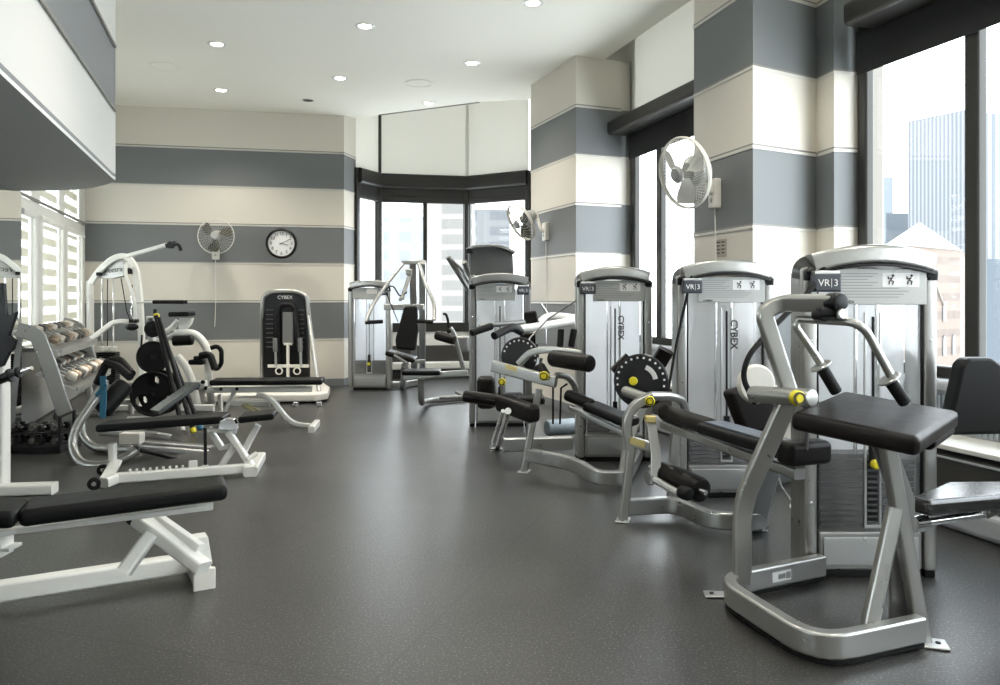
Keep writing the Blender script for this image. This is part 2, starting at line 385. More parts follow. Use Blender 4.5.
# window wall on the right
def win(n, y0, y1, posts, lab, zb=.88):
    bm = NB(); fr = .06
    for y in (y0, y1): bar(bm, [W(y,0,zb-.07), W(y,0,3.28)], .07, .09, up=U)
    bar(bm, [W(y0,0,zb-.035), W(y1,0,zb-.035)], .09, .07)
    bar(bm, [W(y0,0,3.20), W(y1,0,3.20)], .09, .12)
    w = struct(f'window_{n}', bm, DKF); w['label'] = lab
    for y in posts:
        bm = NB(); bar(bm, [W(y,.01,zb), W(y,.01,3.2)], .075, .10, up=U); struct('mullion', bm, DKF, w)
    bm = NB(); bar(bm, [W(y0,-.02,(zb+3.2)/2), W(y1,-.02,(zb+3.2)/2)], .008, 3.2-zb); struct('pane', bm, GLS, w, smooth=False)
    bm = NB(); bar(bm, [W(y0,.07,2.98), W(y1,.07,2.98)], .005, .30); struct('blackout_shade', bm, BKS, w, smooth=False)
    bm = NB(); bar(bm, [W(y0-(.03 if y0<6 else -.06),.20,3.17), W(y1+(.02 if y0>6 else -.17),.20,3.17)], .26, .15); struct('valance', bm, DKF, w, smooth=False)
    bm = NB(); bar(bm, [W(y0,.02,3.93), W(y1,.02,3.93)], .005, 1.36); struct('white_roller_blind', bm, ROL, w, smooth=False)
    bm = NB(); bar(bm, [W(y0,-.05,3.93), W(y1,-.05,3.93)], .008, 1.36); struct('upper_pane', bm, GLS, w, smooth=False)
    for y in (y0, y1): 
        bm = NB(); bar(bm, [W(y,.0,3.27), W(y,.0,4.6)], .05, .07, up=U); struct('upper_post', bm, SHW, w)
    bm = NB(); bar(bm, [W(y0,-.02,.66), W(y1,-.02,.66)], .06, .40); struct('lower_panel', bm, LBS, w, smooth=False)
    bm = NB(); tube(bm, [W(y0,.06,.77), W(y1,.06,.77)], .035); struct('rail', bm, LBS, w)
    bm = NB()
    y = y0+.05
    while y < min(y1, 6.6) - .03: bar(bm, [W(y,.03,.49), W(y,.03,.70)], .012, .02, up=U); y += .035
    if y0 < 5.5: struct('ribbed_grille', bm, SBL, w, smooth=False)
    else: bm.free()
win(4, -2.9, 5.55, (4.69, 3.8, 2.86, 1.9, .95, 0, -.95, -1.9), 'dark framed picture window looking out at the striped tower')
win(5, 6.62, 8.93, (8.34, 7.4), 'dark framed window between the two striped piers')
def convector(n, y0, y1):
    bm = NB(); bar(bm, [W(y0,.17,.46), W(y1,.17,.46)], .38, .03); struct(f'ledge_{n}', bm, LED, smooth=False)
    bm = NB(); bar(bm, [W(y0,.17,.30), W(y1,.17,.30)], .34, .29); c = struct(f'convector_housing_{n}', bm, DCB, smooth=False)
    bm = NB(); bar(bm, [W(y0,.345,.40), W(y1,.345,.40)], .012, .012); struct('reveal', bm, LBS, c, smooth=False)
    bm = NB(); bar(bm, [W(y0,.17,.075), W(y1,.17,.075)], .35, .15); struct(f'baseboard_{n}', bm, LBS, smooth=False)
convector('right', -2.9, 5.5); convector('middle', 6.62, 8.93)
bm = NB(); bar(bm, [W(5.5,-.03,4.1), W(-3,-.03,4.1)], .02, .02); bm.free()
# wall pieces of the window line behind the piers
wall('wall_right', W(5.55,-.02), W(6.62,-.02), 0, 4.62, -.03, WWL, smooth=False)
wall('wall_right', W(8.93,-.02), W(12.44,-.02), 0, 4.62, -.12, WWL, smooth=False)
bm = NB(); bar(bm, [W(-2.95,-.06,.2), W(5.6,-.06,.2)], .10, .4); struct('wall_right', bm, WWL, smooth=False)
bm = NB(); bar(bm, [W(6.55,-.06,.2), W(9,-.06,.2)], .10, .4); struct('wall_right', bm, WWL, smooth=False)
# faceted bay at the far end
B = [V((-2.19,12.15,0)), V((-1.94,12.75,0)), V((-.54,13.07,0)), V((.45,12.44,0))]
for k in range(3):
    a, b = B[k], B[k+1]; d = (b-a).normalized(); up = d
    z = lambda q, h, o=0.0: V((q.x, q.y, h))+V((-d.y, d.x, 0))*o   # o>0 outwards
    bm = NB()
    for q in (a, b): bar(bm, [z(q,.74), z(q,3.26)], .11, .11, up=up)
    bar(bm, [z(a,.815), z(b,.815)], .09, .15); bar(bm, [z(a,3.15,-.03), z(b,3.15,-.03)], .16, .23); bar(bm, [z(a,2.86), z(b,2.86)], .07, .10)
    w = struct(f'window_{6+k}', bm, DKF); w['label'] = ('narrow left pane of the far bay window', 'middle pane of the far bay window', 'right pane of the far bay window')[k]
    bm = NB(); bar(bm, [z(a,2.96,-.03), z(b,2.96,-.03)], .004, .22); struct('blackout_shade', bm, DKF, w, smooth=False)
    if k == 1:
        m_ = a.lerp(b, .52); bm = NB(); bar(bm, [z(m_,.88), z(m_,2.84)], .05, .07, up=up); struct('mullion', bm, DKF, w)
    bm = NB(); bar(bm, [z(a,2.0,.03), z(b,2.0,.03)], .008, 2.3); struct('pane', bm, GLS, w, smooth=False)
    bm = NB(); bar(bm, [z(a,3.93,.03), z(b,3.93,.03)], .008, 1.36); struct('upper_pane', bm, GLS, w, smooth=False)
    bm = NB(); bar(bm, [z(a,3.93), z(b,3.93)], .005, 1.34); struct('white_roller_blind', bm, ROL, w, smooth=False)
    if k < 2:
        bm = NB(); bar(bm, [z(b,3.26,-.03), z(b,4.62,-.03)], .035, .05, up=up); struct('upper_post', bm, SHW if k else DKF, w)
    bm = NB(); bar(bm, [z(a,.62,.02), z(b,.62,.02)], .06, .26); struct('wall_bay', bm, WWL, smooth=False)
    bm = NB(); bar(bm, [z(a,.39,.0), z(b,.39,.0)], .08, .26); struct(f'convector_housing_bay', bm, DCB, smooth=False)
    bm = NB(); bar(bm, [z(a,.20,-.04), z(b,.20,-.04)], .22, .12); struct('ledge_bay', bm, LED, smooth=False)
    bm = NB(); bar(bm, [z(a,.07,.0), z(b,.07,.0)], .10, .14); struct('baseboard_bay', bm, DCB, smooth=False)
# ceiling pocket faces
bm = NB(); q = [V((-2.0,11.78,0)), V((-.25,10.87,0)), V((.40,10.72,0))]
bar(bm, [V((-1.75,11.63,CH-.004)), V((-.28,10.88,CH-.004))], .03, .012); struct('ceiling_slot', bm, TRD, smooth=False)

# ------------------------------------------------------------------ ceiling fittings
def clight(px, py, lab):
    c = g(px, py, CH); r = thing('recessed_downlight', c, lab, 'ceiling light', 'recessed downlights')
    bm = NB(); lathe(bm, c, (0,0,-1), [(.062,-.02), (.062,.004), (.078,.010), (.098,.004), (.10,0), (.10,-.002)], 32); part('trim_ring', bm, WHT, r)
    bm = NB(); disc(bm, c+V((0,0,-.004)), (0,0,1), .06, .006, .001); part('lens', bm, LAMP, r)
    l = bpy.data.lights.new('downlight', 'SPOT'); l.energy = 75; l.spot_size = math.radians(125); l.spot_blend = .8; l.shadow_soft_size = .06; l.color = (1,.93,.82)
    o = bpy.data.objects.new('downlight_lamp', l); COL.objects.link(o); o.location = c+V((0,0,-.03))
for a in ((217,44,'recessed ceiling downlight nearest the hanging soffit, left of centre'), (365,26,'recessed ceiling downlight left of the frontmost one, above the aisle'),
          (472,63,'recessed ceiling downlight just left of the far striped pier'), (340,78,'recessed ceiling downlight above the black round ceiling speaker hole'),
          (221,90,'recessed ceiling downlight closest to the striped back wall'), (533,3,'recessed ceiling downlight at the top edge of the photo'),
          (429,103,'recessed ceiling downlight nearest the bay window')): clight(*a)
for x, y in ((-1.2,4.6), (1.3,4.4), (-.2,2.2), (2.4,2.0), (.3,-.4), (2.9,-.6), (-.9,-1.8)):     # unseen lamps added out of view for fill, as more of this ceiling's downlights
    l = bpy.data.lights.new('downlight', 'SPOT'); l.energy = 75; l.spot_size = math.radians(125); l.spot_blend = .8; l.shadow_soft_size = .06; l.color = (1,.93,.82)
    o = bpy.data.objects.new('downlight_lamp', l); COL.objects.link(o); o.location = (x, y, CH-.03)
for px, py, lab in ((165,66,'flush round ceiling speaker nearer the soffit'), (419,83,'flush round ceiling speaker near the bay window')):
    c = g(px, py, CH); r = thing('ceiling_speaker', c, lab, 'speaker', 'flush ceiling speakers')
    bm = NB(); disc(bm, c, (0,0,1), .15, .012, .005); part('grille', bm, CEI, r)
    bm = NB(); lathe(bm, c, (0,0,-1), [(.15,0), (.158,.010), (.172,.008), (.175,-.002)], 36); part('rim', bm, CEI, r)
c = g(308,100,CH); r = thing('ceiling_detector', c, 'small black round recessed fitting in the ceiling', 'detector')
bm = NB(); disc(bm, c, (0,0,1), .07, .02, .006); part('body', bm, BPL, r); bm = NB(); lathe(bm, c, (0,0,-1), [(.07,0), (.075,.008), (.09,.004), (.09,-.002)], 30); part('rim', bm, WHT, r)

# ------------------------------------------------------------------ wall fans, clock, notice
def fan(c, n, rad, wallpt, wn_, lab, k=44, wr=.0014, rr_=.0045, bl=None, hb=.34):
    """c centre of the guard, n its facing direction, wallpt mount on the wall, wn_ wall normal"""
    c, n = V(c), V(n).normalized(); wallpt = V(wallpt); wn_ = V(wn_).normalized(); r = thing('wall_fan', wallpt, lab, 'fan', 'white wall fans')
    t, s, u = frame(n, V((0,0,1)))
    bm = NB()
    for rr, d in ((rad, 0), (rad*.99, .012), (rad*.99, -.012)): 
        tube(bm, [c+t*d+(s*math.cos(2*math.pi*i/48)+u*math.sin(2*math.pi*i/48))*rr for i in range(48)], rr_, n=6, closed=True, up=tuple(n))
    part('guard_ring', bm, WPL, r)
    bm = NB()
    for i in range(k):
        a = 2*math.pi*i/k; e = s*math.cos(a)+u*math.sin(a); e2 = s*math.cos(a+.25)+u*math.sin(a+.25)
        tube(bm, [c+e2*rad*.22+t*.075, c+e2*rad*.6+t*.065, c+e*rad*.9+t*.03, c+e*rad], wr, r=.03, n=4)
        tube(bm, [c+e*rad*.22-t*.075, c+e*rad*.6-t*.065, c+e*rad*.9-t*.03, c+e*rad], wr, r=.03, n=4)
    part('wire_guard', bm, WPL, r)
    bm = NB(); lathe(bm, c+t*.08, -t, [(0,-.012), (rad*.18,-.008), (rad*.24,.01), (rad*.24,.02)], 24); part('guard_badge', bm, PLQ, r)
    bm = NB(); lathe(bm, c-t*.04, -t, [(0,-.02), (rad*.26,-.01), (rad*hb,.04), (rad*hb,.10), (rad*.22,.17), (0,.18)], 24); part('motor', bm, PLQ, r)
    for b in range(3):
        bm = NB(); a0 = 2*math.pi*b/3+.5; rows = []
        for i in range(7):
            f = i/6; rr = rad*(.16+.72*f); wd = .30+.62*math.sin(math.pi*min(1, f*.75+.12)); row = []
            for j in range(6):
                q = j/5-.5; a = a0+q*wd+f*.25
                row.append(bm.verts.new(c+(s*math.cos(a)+u*math.sin(a))*rr+t*(q*.05)))
            rows.append(row)
        for i in range(6):
            for j in range(5): bm.faces.new((rows[i][j], rows[i][j+1], rows[i+1][j+1], rows[i+1][j]))
        bmesh.ops.solidify(bm, geom=bm.faces[:], thickness=.003); part('blade', bm, bl or FBL, r)
    bm = NB(); tube(bm, [c-t*.18, c-t*.24, wallpt+wn_*.09+V((0,0,.02)), wallpt+wn_*.03], .022, r=.05); part('arm', bm, WPL, r)
    tt, ss, uu = frame(wn_, V((0,0,1)))
    bm = NB(); box(bm, wallpt+wn_*.03, ss*.05, uu*.11, tt*.03, .014); part('wall_bracket', bm, WPL, r)
    bm = NB(); disc(bm, wallpt+wn_*.062-uu*.045, wn_, .018, .01); part('knob', bm, PLQ, r)
    bm = NB(); tube(bm, [wallpt+wn_*.03-uu*.09, wallpt+wn_*.02-uu*.3+ss*.01, wallpt+wn_*.012-uu*.62, wallpt+wn_*.012-uu*1.05+ss*.015], .005, r=.1, n=6); part('cord', bm, WPL, r)
FBL = mat('smoky_fan_blade', (.07,.068,.05), .35); FBP = mat('clear_fan_blade', (.62,.62,.59), .3)
bn = V((.21,-.98,0))
fan(p(216,236,11.0), (.1,-1,.0), .245, p(216,252,11.27), bn, 'white wall fan on the striped back wall, facing forward', 30, .0008, .003)
n1 = V((-.957,-.25,0))
fan(p(684.5,173,5.60), (-.86,-.45,-.24), .25, p(718.5,194,5.87), (-.97,-.244,0), 'large white wall fan on the nearer striped pier', 60, .0014, .006, FBP, .44)
fan(p(521,222,9.50), (-.75,-.42,-.50), .235, p(548,232,9.53), (-.94,-.34,0), 'white wall fan seen edge-on, on the far striped pier', 24, .0015, .007)
c = p(281.5,243.5,11.16); r = thing('wall_clock', c, 'round black rimmed wall clock with white face on the back wall', 'clock')
t, s, u = frame(V((.05,-1,0)), V((0,0,1)))
bm = NB(); lathe(bm, c, (.21,-.98,0), [(.18,-.01), (.178,.035), (.19,.045), (.212,.035), (.216,0), (.216,-.05)], 48); part('rim', bm, BPL, r)
bm = NB(); disc(bm, c, (.21,-.98,0), .19, .02, .001); part('dial', bm, PAP, r)
ex = V((.98,.21,0)); ez = V((0,0,1)); nn = V((.21,-.98,0))
for i in range(12):
    a = math.radians(30*(i+1)); bm = lettering(str(i+1), .062, c+nn*.013+ex*math.sin(a)*.138+ez*math.cos(a)*.138, ex, ez); part('numeral', bm, INK, r, smooth=False)
for nm, a, L_, w_ in (('hour_hand', 68, .09, .008), ('minute_hand', 75, .13, .006)):
    a = math.radians(a if nm == 'hour_hand' else 62); d = ex*math.sin(a)+ez*math.cos(a); d = d if nm == 'minute_hand' else ex*math.sin(math.radians(105))+ez*math.cos(math.radians(105))
    bm = NB(); bar(bm, [c+nn*.018-d*.03, c+nn*.018+d*L_], w_, .003, up=nn); part(nm, bm, INK, r)
# notice on the near pier
c = p(722,248,5.83); ex = V((.244,-.97,0)); nn = V((-.97,-.244,0)); r = thing('wall_notice', c, 'small grey printed notice on the near striped pier under the fan', 'sign')
bm = NB(); box(bm, c+nn*.006, ex*.075, V((0,0,.065)), nn*.005, .003); part('plate', bm, mat('notice_plate', (.40,.36,.29), .5), r)
bm = NB()
for sx in (-1, 1):
    for i in range(4): box(bm, c+nn*.0115+ex*sx*.034+V((0,0,.042-.026*i)), ex*(.024-.004*(i % 2)), V((0,0,.0045)), nn*.001)
part('lettering', bm, INK, r, smooth=False)

# ------------------------------------------------------------------ outside
def bmat(name, col, win_, sx, sz, mort, vertical=False):
    m = bpy.data.materials.new(name); m.use_nodes = True; nt = m.node_tree; b = nt.nodes['Principled BSDF']; b.inputs['Roughness'].default_value = .8
    b.inputs['Specular IOR Level'].default_value = .1
    tc = nt.nodes.new('ShaderNodeTexCoord'); sp = nt.nodes.new('ShaderNodeSeparateXYZ'); nt.links.new(tc.outputs['Object'], sp.inputs[0])
    def tr(o, sc, w):
        a = nt.nodes.new('ShaderNodeMath'); a.operation = 'MULTIPLY'; a.inputs[1].default_value = 1/sc; nt.links.new(o, a.inputs[0])
        f = nt.nodes.new('ShaderNodeMath'); f.operation = 'FRACT'; nt.links.new(a.outputs[0], f.inputs[0])
        q = nt.nodes.new('ShaderNodeMath'); q.operation = 'GREATER_THAN'; q.inputs[1].default_value = w; nt.links.new(f.outputs[0], q.inputs[0]); return q.outputs[0]
    ad = nt.nodes.new('ShaderNodeMath'); ad.operation = 'SUBTRACT'; nt.links.new(sp.outputs['X'], ad.inputs[0]); nt.links.new(sp.outputs['Y'], ad.inputs[1])
    v = tr(ad.outputs[0], sx, mort); h = tr(sp.outputs['Z'], sz, mort if not vertical else -.1)
    mu = nt.nodes.new('ShaderNodeMath'); mu.operation = 'MULTIPLY'; nt.links.new(v, mu.inputs[0]); nt.links.new(h, mu.inputs[1])
    mx = nt.nodes.new('ShaderNodeMixRGB'); mx.inputs['Color1'].default_value = (*col, 1); mx.inputs['Color2'].default_value = (*win_, 1)
    nt.links.new(mu.outputs[0], mx.inputs[0]); nt.links.new(mx.outputs[0], b.inputs['Base Color']); return m
def slab(name, poly, z0, z1, m, lab, top=None):
    bm = NB(); c = sum((V((x, y, 0)) for x, y in poly), V((0,0,0)))/len(poly); c.z = z0
    prism(bm, [(x, y, z0) for x, y in poly], (0,0,z1-z0)); return solo(name, bm, m, c, lab, 'building', smooth=False)
def px2(px, Y): return ((px-500)/F*Y, Y)
TW = bmat('ribbed_tower_facade', (.165,.170,.178), (.098,.108,.120), .62, 3, .5, True)
slab('office_tower', [px2(908,92), px2(968,86), px2(1045,92), px2(1045,130), px2(915,130)], -60, 1.3+188*86/800, TW, 'pale office tower with vertical ribs seen through the right window')
slab('apartment_tower', [px2(870,30), px2(882.5,29), px2(884,30), px2(884,34), px2(872,34)], -40, 1.3+230*30/800, mat('tan_concrete', (.10,.092,.078), .8), 'narrow tan tower edge beside the right window frame')
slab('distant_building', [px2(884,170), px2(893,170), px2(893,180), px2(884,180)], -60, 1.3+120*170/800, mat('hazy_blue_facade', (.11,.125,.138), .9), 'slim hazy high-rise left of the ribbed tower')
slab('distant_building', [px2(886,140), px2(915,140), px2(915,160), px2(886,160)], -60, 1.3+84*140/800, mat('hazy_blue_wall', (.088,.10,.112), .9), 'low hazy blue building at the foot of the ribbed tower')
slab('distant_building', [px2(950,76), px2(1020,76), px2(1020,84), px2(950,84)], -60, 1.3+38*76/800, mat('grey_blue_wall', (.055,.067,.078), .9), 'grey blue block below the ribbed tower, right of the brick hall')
BRK = bmat('pale_brick', (.145,.115,.098), (.115,.094,.083), 1.1, .9, .55)
c0 = V((*px2(925,44), 0)); r = thing('brick_hall', (c0.x, c0.y, -30), 'pale brick hall with arched windows and a pale green pyramid roof outside', 'building')
hp = [px2(874,44), px2(905,37), px2(960,41), px2(972,50), px2(882,54)]
zr = 1.3+50*38/800
bm = NB(); prism(bm, [(x, y, -30) for x, y in hp], (0,0,30+zr)); part('wall', bm, BRK, r, smooth=False)
bm = NB(); vs = [bm.verts.new((x+(x-c0.x)*.05, y+(y-44)*.05, zr)) for x, y in hp]; ap = bm.verts.new((c0.x-.3, 44, zr+1.75)); [bm.faces.new((vs[i], vs[(i+1) % 5], ap)) for i in range(5)]; bm.faces.new(vs)
part('pyramid_roof', bm, mat('pale_green_roof', (.155,.165,.155), .7), r, smooth=False)
a, b = V((*hp[1], 0)), V((*hp[2], 0)); d = (b-a).normalized(); nrm = V((d.y, -d.x, 0))
for k in range(5):
    for zz in (-1.1, .6):
        if zz > 0 and k in (0, 4): continue
        q = a+d*((b-a).length*(.14+.18*k)); bm = NB(); w_ = .17
        prism(bm, [q+nrm*.02+d*x+V((0,0,zz+h)) for x, h in ((-w_,-.5), (w_,-.5), (w_,.25), (w_*.7,.42), (0,.5), (-w_*.7,.42), (-w_,.25))], nrm*.05)
        part('arched_window', bm, mat('arched_window_glass', (.15,.15,.15), .5) if k == 0 and zz < 0 else bpy.data.materials['arched_window_glass'], r, smooth=False)
bm = NB()
for sx in (-1, 1): bar(bm, [a+d*((b-a).length*.5)+d*sx*1.0+nrm*.06+V((0,0,.9)), a+d*((b-a).length*.5)+nrm*.06+V((0,0,2.0))], .09, .10, up=nrm)
part('gable_moulding', bm, mat('pale_stone', (.135,.115,.10), .8), r, smooth=False)
GRD = bmat('brick_facade_bands', (.165,.155,.143), (.115,.112,.106), 7.5, 1.15, .34)
slab('apartment_block', [px2(425,60), px2(472,60), px2(475,80), px2(425,80)], -40, 40, GRD, 'beige banded apartment block outside the middle bay pane')
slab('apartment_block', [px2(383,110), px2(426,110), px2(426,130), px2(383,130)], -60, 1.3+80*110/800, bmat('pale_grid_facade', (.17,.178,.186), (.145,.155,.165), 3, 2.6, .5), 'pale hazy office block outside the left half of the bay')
slab('apartment_block', [px2(474,85), px2(510,85), px2(510,95), px2(476,95)], -60, 1.3+88*85/800, bmat('grey_grid_facade', (.155,.16,.163), (.118,.123,.13), 3.4, 1.6, .4), 'grey banded block outside the right bay pane')
# daylight: hazy white sky; equal glow added below the skyline lights the ceiling
w = bpy.data.worlds.new('world'); SC.world = w; w.use_nodes = True; nt = w.node_tree; bg = nt.nodes['Background']
tc = nt.nodes.new('ShaderNodeTexCoord'); sp = nt.nodes.new('ShaderNodeSeparateXYZ'); nt.links.new(tc.outputs['Generated'], sp.inputs[0])
cr = nt.nodes.new('ShaderNodeValToRGB'); cr.color_ramp.elements[0].position = .45; cr.color_ramp.elements[0].color = (.88,.93,.97,1)
cr.color_ramp.elements[1].position = .9; cr.color_ramp.elements[1].color = (.80,.90,1,1)
nt.links.new(sp.outputs['Z'], cr.inputs[0]); nt.links.new(cr.outputs[0], bg.inputs[0]); bg.inputs[1].default_value = 5.0
def portal(c, ex, ey, sx, sy):
    l = bpy.data.lights.new('sky_portal', 'AREA'); l.shape = 'RECTANGLE'; l.size = sx; l.size_y = sy; l.cycles.is_portal = True
    o = bpy.data.objects.new('sky_portal', l); COL.objects.link(o); ex = V(ex).normalized(); ey = V(ey).normalized()
    o.matrix_world = M.Translation(V(c)) @ M((ex, ey, ex.cross(ey))).transposed().to_4x4()
wd = (W(-2.9)-W(5.5)).normalized()
portal((W(-2.9)+W(5.5))/2+V((.12,.03,2.7)), -wd, (0,0,1), 8.9, 3.8)
portal((W(6.6)+W(8.95))/2+V((.12,.03,2.7)), -wd, (0,0,1), 2.5, 3.8)
for k in range(3):
    a, b = B[k], B[k+1]; d = (b-a).normalized(); portal((a+b)/2+V((-d.y, d.x, 0))*.12+V((0,0,2.7)), -d, (0,0,1), (b-a).length, 3.8)
portal(LW(2.1,-.15,1.8), -U, (0,0,1), 4.0, 2.3)
# ------------------------------------------------------------------ selectorised weight towers
def tower(root, fl, yaw, w=.62, h=1.53, dep=.20, badge='L', tint=SIL, detail=2, stack=.42, slot=.5, knob=True, shroud=True, word=True):
    """fl: ground point of the front left corner; front faces -y turned by yaw"""
    R = M.Rotation(yaw, 3, 'Z'); ex, ey, ez = R @ V((1,0,0)), R @ V((0,1,0)), V((0,0,1)); fl = V(fl); fl.z = 0
    q = lambda x, y, z: fl+ex*x+ey*y+ez*z
    def B_(bm, x0, x1, y0, y1, z0, z1, bev=.004): box(bm, q((x0+x1)/2, (y0+y1)/2, (z0+z1)/2), ex*(x1-x0)/2, ey*(y1-y0)/2, ez*(z1-z0)/2, bev, 2)
    zt = h-.13; up = .065
    for k, x in enumerate((0, w-up)):
        bm = NB(); B_(bm, x, x+up, .005, .075, .03, zt+.04, .018); B_(bm, x+.006, x+up-.006, .075, dep, .03, zt+.02, .008); u_ = part('upright', bm, tint, root)
        if detail > 1:
            bm = NB(); B_(bm, x+.008, x+up-.008, .015, dep-.01, .0, .03, .004); part('rubber_foot', bm, RUB, root, u_)
            bm = NB(); [disc(bm, q(x+up/2, .004, z), ey, .006, .006, .001, 12) for z in (.35, .75, 1.1)]; part('bolt', bm, CHR, root, u_)
    # arched cap
    n = 13; pts = []
    for i in range(n+1):
        t_ = i/n; a = 4*t_*(1-t_); pts.append(q(.0+w*t_, .06-.035*a, zt+.03+.055*a))
    bm = NB(); bar(bm, [a+ez*.01 for a in pts[1:-1]], .17, .088, up=ez); part('top_cap', bm, tint, root)
    bm = NB(); bar(bm, [a-ez*.040-ey*.002 for a in pts[1:-1]], .165, .012, up=ez); part('cap_seam', bm, BPL, root)
    for i in (0, -1):
        s_ = 1 if i == 0 else -1
        bm = NB(); bar(bm, [q(.026 if s_ > 0 else w-.026, .085, zt-.015), q(.024 if s_ > 0 else w-.024, .08, zt+.035), pts[1 if i == 0 else -2]+ex*s_*.035+ez*.002+ey*.002], .05, .175, .05, up=ez.cross(ex)); part('end_cap', bm, BPL, root)
    if not shroud: return q
    # frosted front and back covers
    x0, x1 = up+.004, w-up-.004
    bm = NB(); n = 8; ring = []
    for z in (.36*0+.22, zt-.02):
        ring.append([bm.verts.new(q(x0+(x1-x0)*i/n, .03-.035*math.sin(math.pi*i/n), z)) for i in range(n+1)])
    for i in range(n): bm.faces.new((ring[0][i], ring[0][i+1], ring[1][i+1], ring[1][i]))
    bmesh.ops.solidify(bm, geom=bm.faces[:], thickness=.004); sh = part('front_cover', bm, ACF, root)
    bm = NB(); B_(bm, x0, x1, dep-.012, dep-.006, .22, zt-.02, 0); part('rear_cover', bm, ACR, root, sh)
    bm = NB(); B_(bm, x0-.004, x0+.004, .018, .03, .22, zt, .002); B_(bm, x1-.004, x1+.004, .018, .03, .22, zt, .002); part('cover_edge', bm, BPL if detail > 1 else tint, root, sh)
    # lower housing
    bm = NB(); B_(bm, x0, x1, .012, dep-.02, .035, .215, .012); lo = part('lower_housing', bm, tint, root)
    bm = NB(); B_(bm, x0+.02, x1-.02, .004, .014, .06, .19, .01); part('inset_panel', bm, ALU, root, lo)
    bm = NB(); B_(bm, x0, x1, .02, dep-.02, .0, .034, .004); part('kick_plate', bm, BPL, root, lo)
    # weights
    xs = w*slot; st = .22+stack*.72
    bm = NB(); z = .225; k = 0
    while z < st: B_(bm, x0+.02, x1-.02, .045, dep-.04, z, z+.024, .004); z += .0265
    part('weight_stack', bm, mat('weight_plates', (.018,.019,.023), .45) if 'weight_plates' not in bpy.data.materials else bpy.data.materials['weight_plates'], root)
    bm = NB(); [tube(bm, [q(xs+d, .06, .23), q(xs+d, .06, zt-.03)], .009, n=8) for d in (-.05, .05)]; part('guide_rod', bm, CHR, root)
    # slot with numbered tabs
    yf = -.012
    bm = NB()
    for s_ in (-1, 1): B_(bm, xs-.006+s_*.034, xs+.006+s_*.034, yf, yf+.012, .25, zt-.17, .003)
    B_(bm, xs-.04, xs+.04, yf, yf+.012, .235, .25, .003); part('slot_rim', bm, ALU, root)
    bm = NB(); B_(bm, xs-.006, xs+.006, yf-.004, yf+.004, st, zt-.19, .002); part('selector_cable', bm, BPL, root)
    bm = NB(); z = .27
    while z < st-.02: B_(bm, xs-.022, xs+.022, yf-.002, yf+.010, z, z+.016, .004); z += .0265
    part('weight_tab', bm, BPL, root)
    bm = NB(); B_(bm, xs-.018, xs+.018, yf-.012, yf+.012, st-.03, st+.10, .006); hk = part('selector_head', bm, BPL, root)
    if knob:
        bm = NB(); disc(bm, q(xs, yf-.025, st-.03), ey, .022, .03, .006, 20); part('selector_knob', bm, YEL, root, hk)
    # instruction placard
    pz0, pz1 = zt-.135, zt+.03; px0 = x0+.0; 
    if badge == 'L': px0, px1 = x0+.055, x1
    else: px0, px1 = x0, x1-.09
    bm = NB(); B_(bm, px0, px1, yf-.012, yf-.004, pz0, pz1, .006); pl = part('instruction_placard', bm, PLQ, root)
    bw = px1-px0; fx = lambda f: px0+bw*f
    wx0, wx1 = (fx(.52), fx(.92))
    bm = NB(); B_(bm, wx0, wx1, yf-.0135, yf-.011, pz1-.085, pz1-.02, .004); part('pictogram_panel', bm, PAP, root, pl)
    if detail > 1:
        bm = NB()
        for i in range(9):
            zz = pz1-.022-.0135*i; e = .47 if i < 5 else .8
            B_(bm, fx(.04), fx(e-.05*((i*7) % 3)), yf-.0132, yf-.0115, zz-.0022, zz+.0012, 0)
        part('small_print', bm, INKG, root, pl, smooth=False)
        for cxx in (.62, .82):
            cx_ = fx(cxx); zc = pz1-.052; bm = NB(); yy = yf-.0145
            blob(bm, q(cx_+.006, yy, zc+.020), .0055)
            for A in (((.004,.012), (-.006,-.002)), ((-.006,-.002), (.008,-.006)), ((.008,-.006), (.004,-.022)), ((.002,.008), (-.014,.006)), ((-.010,-.004), (-.012,-.02)), ((-.014,.006), (-.016,.016))):
                tube(bm, [q(cx_+A[0][0], yy, zc+A[0][1]), q(cx_+A[1][0], yy, zc+A[1][1])], .0028, n=6)
            part('pictogram', bm, RED if cxx > .7 and False else INK, root, pl)
    # maker's word and station badge
    bm = lettering('CYBEX', .02, q(fx(.15), yf-.0135, pz0+.012), ex, ez); part('maker_lettering', bm, INK, root, pl, smooth=False)
    if detail > 1 and badge == 'L' and word:
        bm = lettering('CYBEX', .062, q(xs+.045, yf-.004, zt-.34), -ez, ex, bold=.0016); part('cover_lettering', bm, INK, root, sh, smooth=False)
    bx = -.0+.055 if badge == 'L' else w-.055; bz = zt-.035
    bm = NB(); box(bm, q(bx+(.025 if badge == 'L' else -.025), yf-.03, bz), ex*.062, ey*.032, ez*.042, .01); bd = part('station_badge', bm, NAV, root)
    bm = NB(); box(bm, q(bx+(.025 if badge == 'L' else -.025), yf-.026, bz+.045), ex*.055, ey*.026, ez*.01, .004); part('badge_top', bm, ALU, root, bd)
    bc = q(bx+(.025 if badge == 'L' else -.025), yf-.063, bz-.002)
    bm = lettering('VR', .044, bc-ex*.02, ex, ez, .001); part('badge_lettering', bm, PAP, root, bd, smooth=False)
    bm = lettering('3', .044, bc+ex*.034, ex, ez, .001); part('badge_numeral', bm, PAP, root, bd, smooth=False)
    bm = NB(); box(bm, bc+ex*.014, ex*.001, ey*.001, ez*.02, 0); part('badge_divider', bm, PAP, root, bd, smooth=False)
    return q
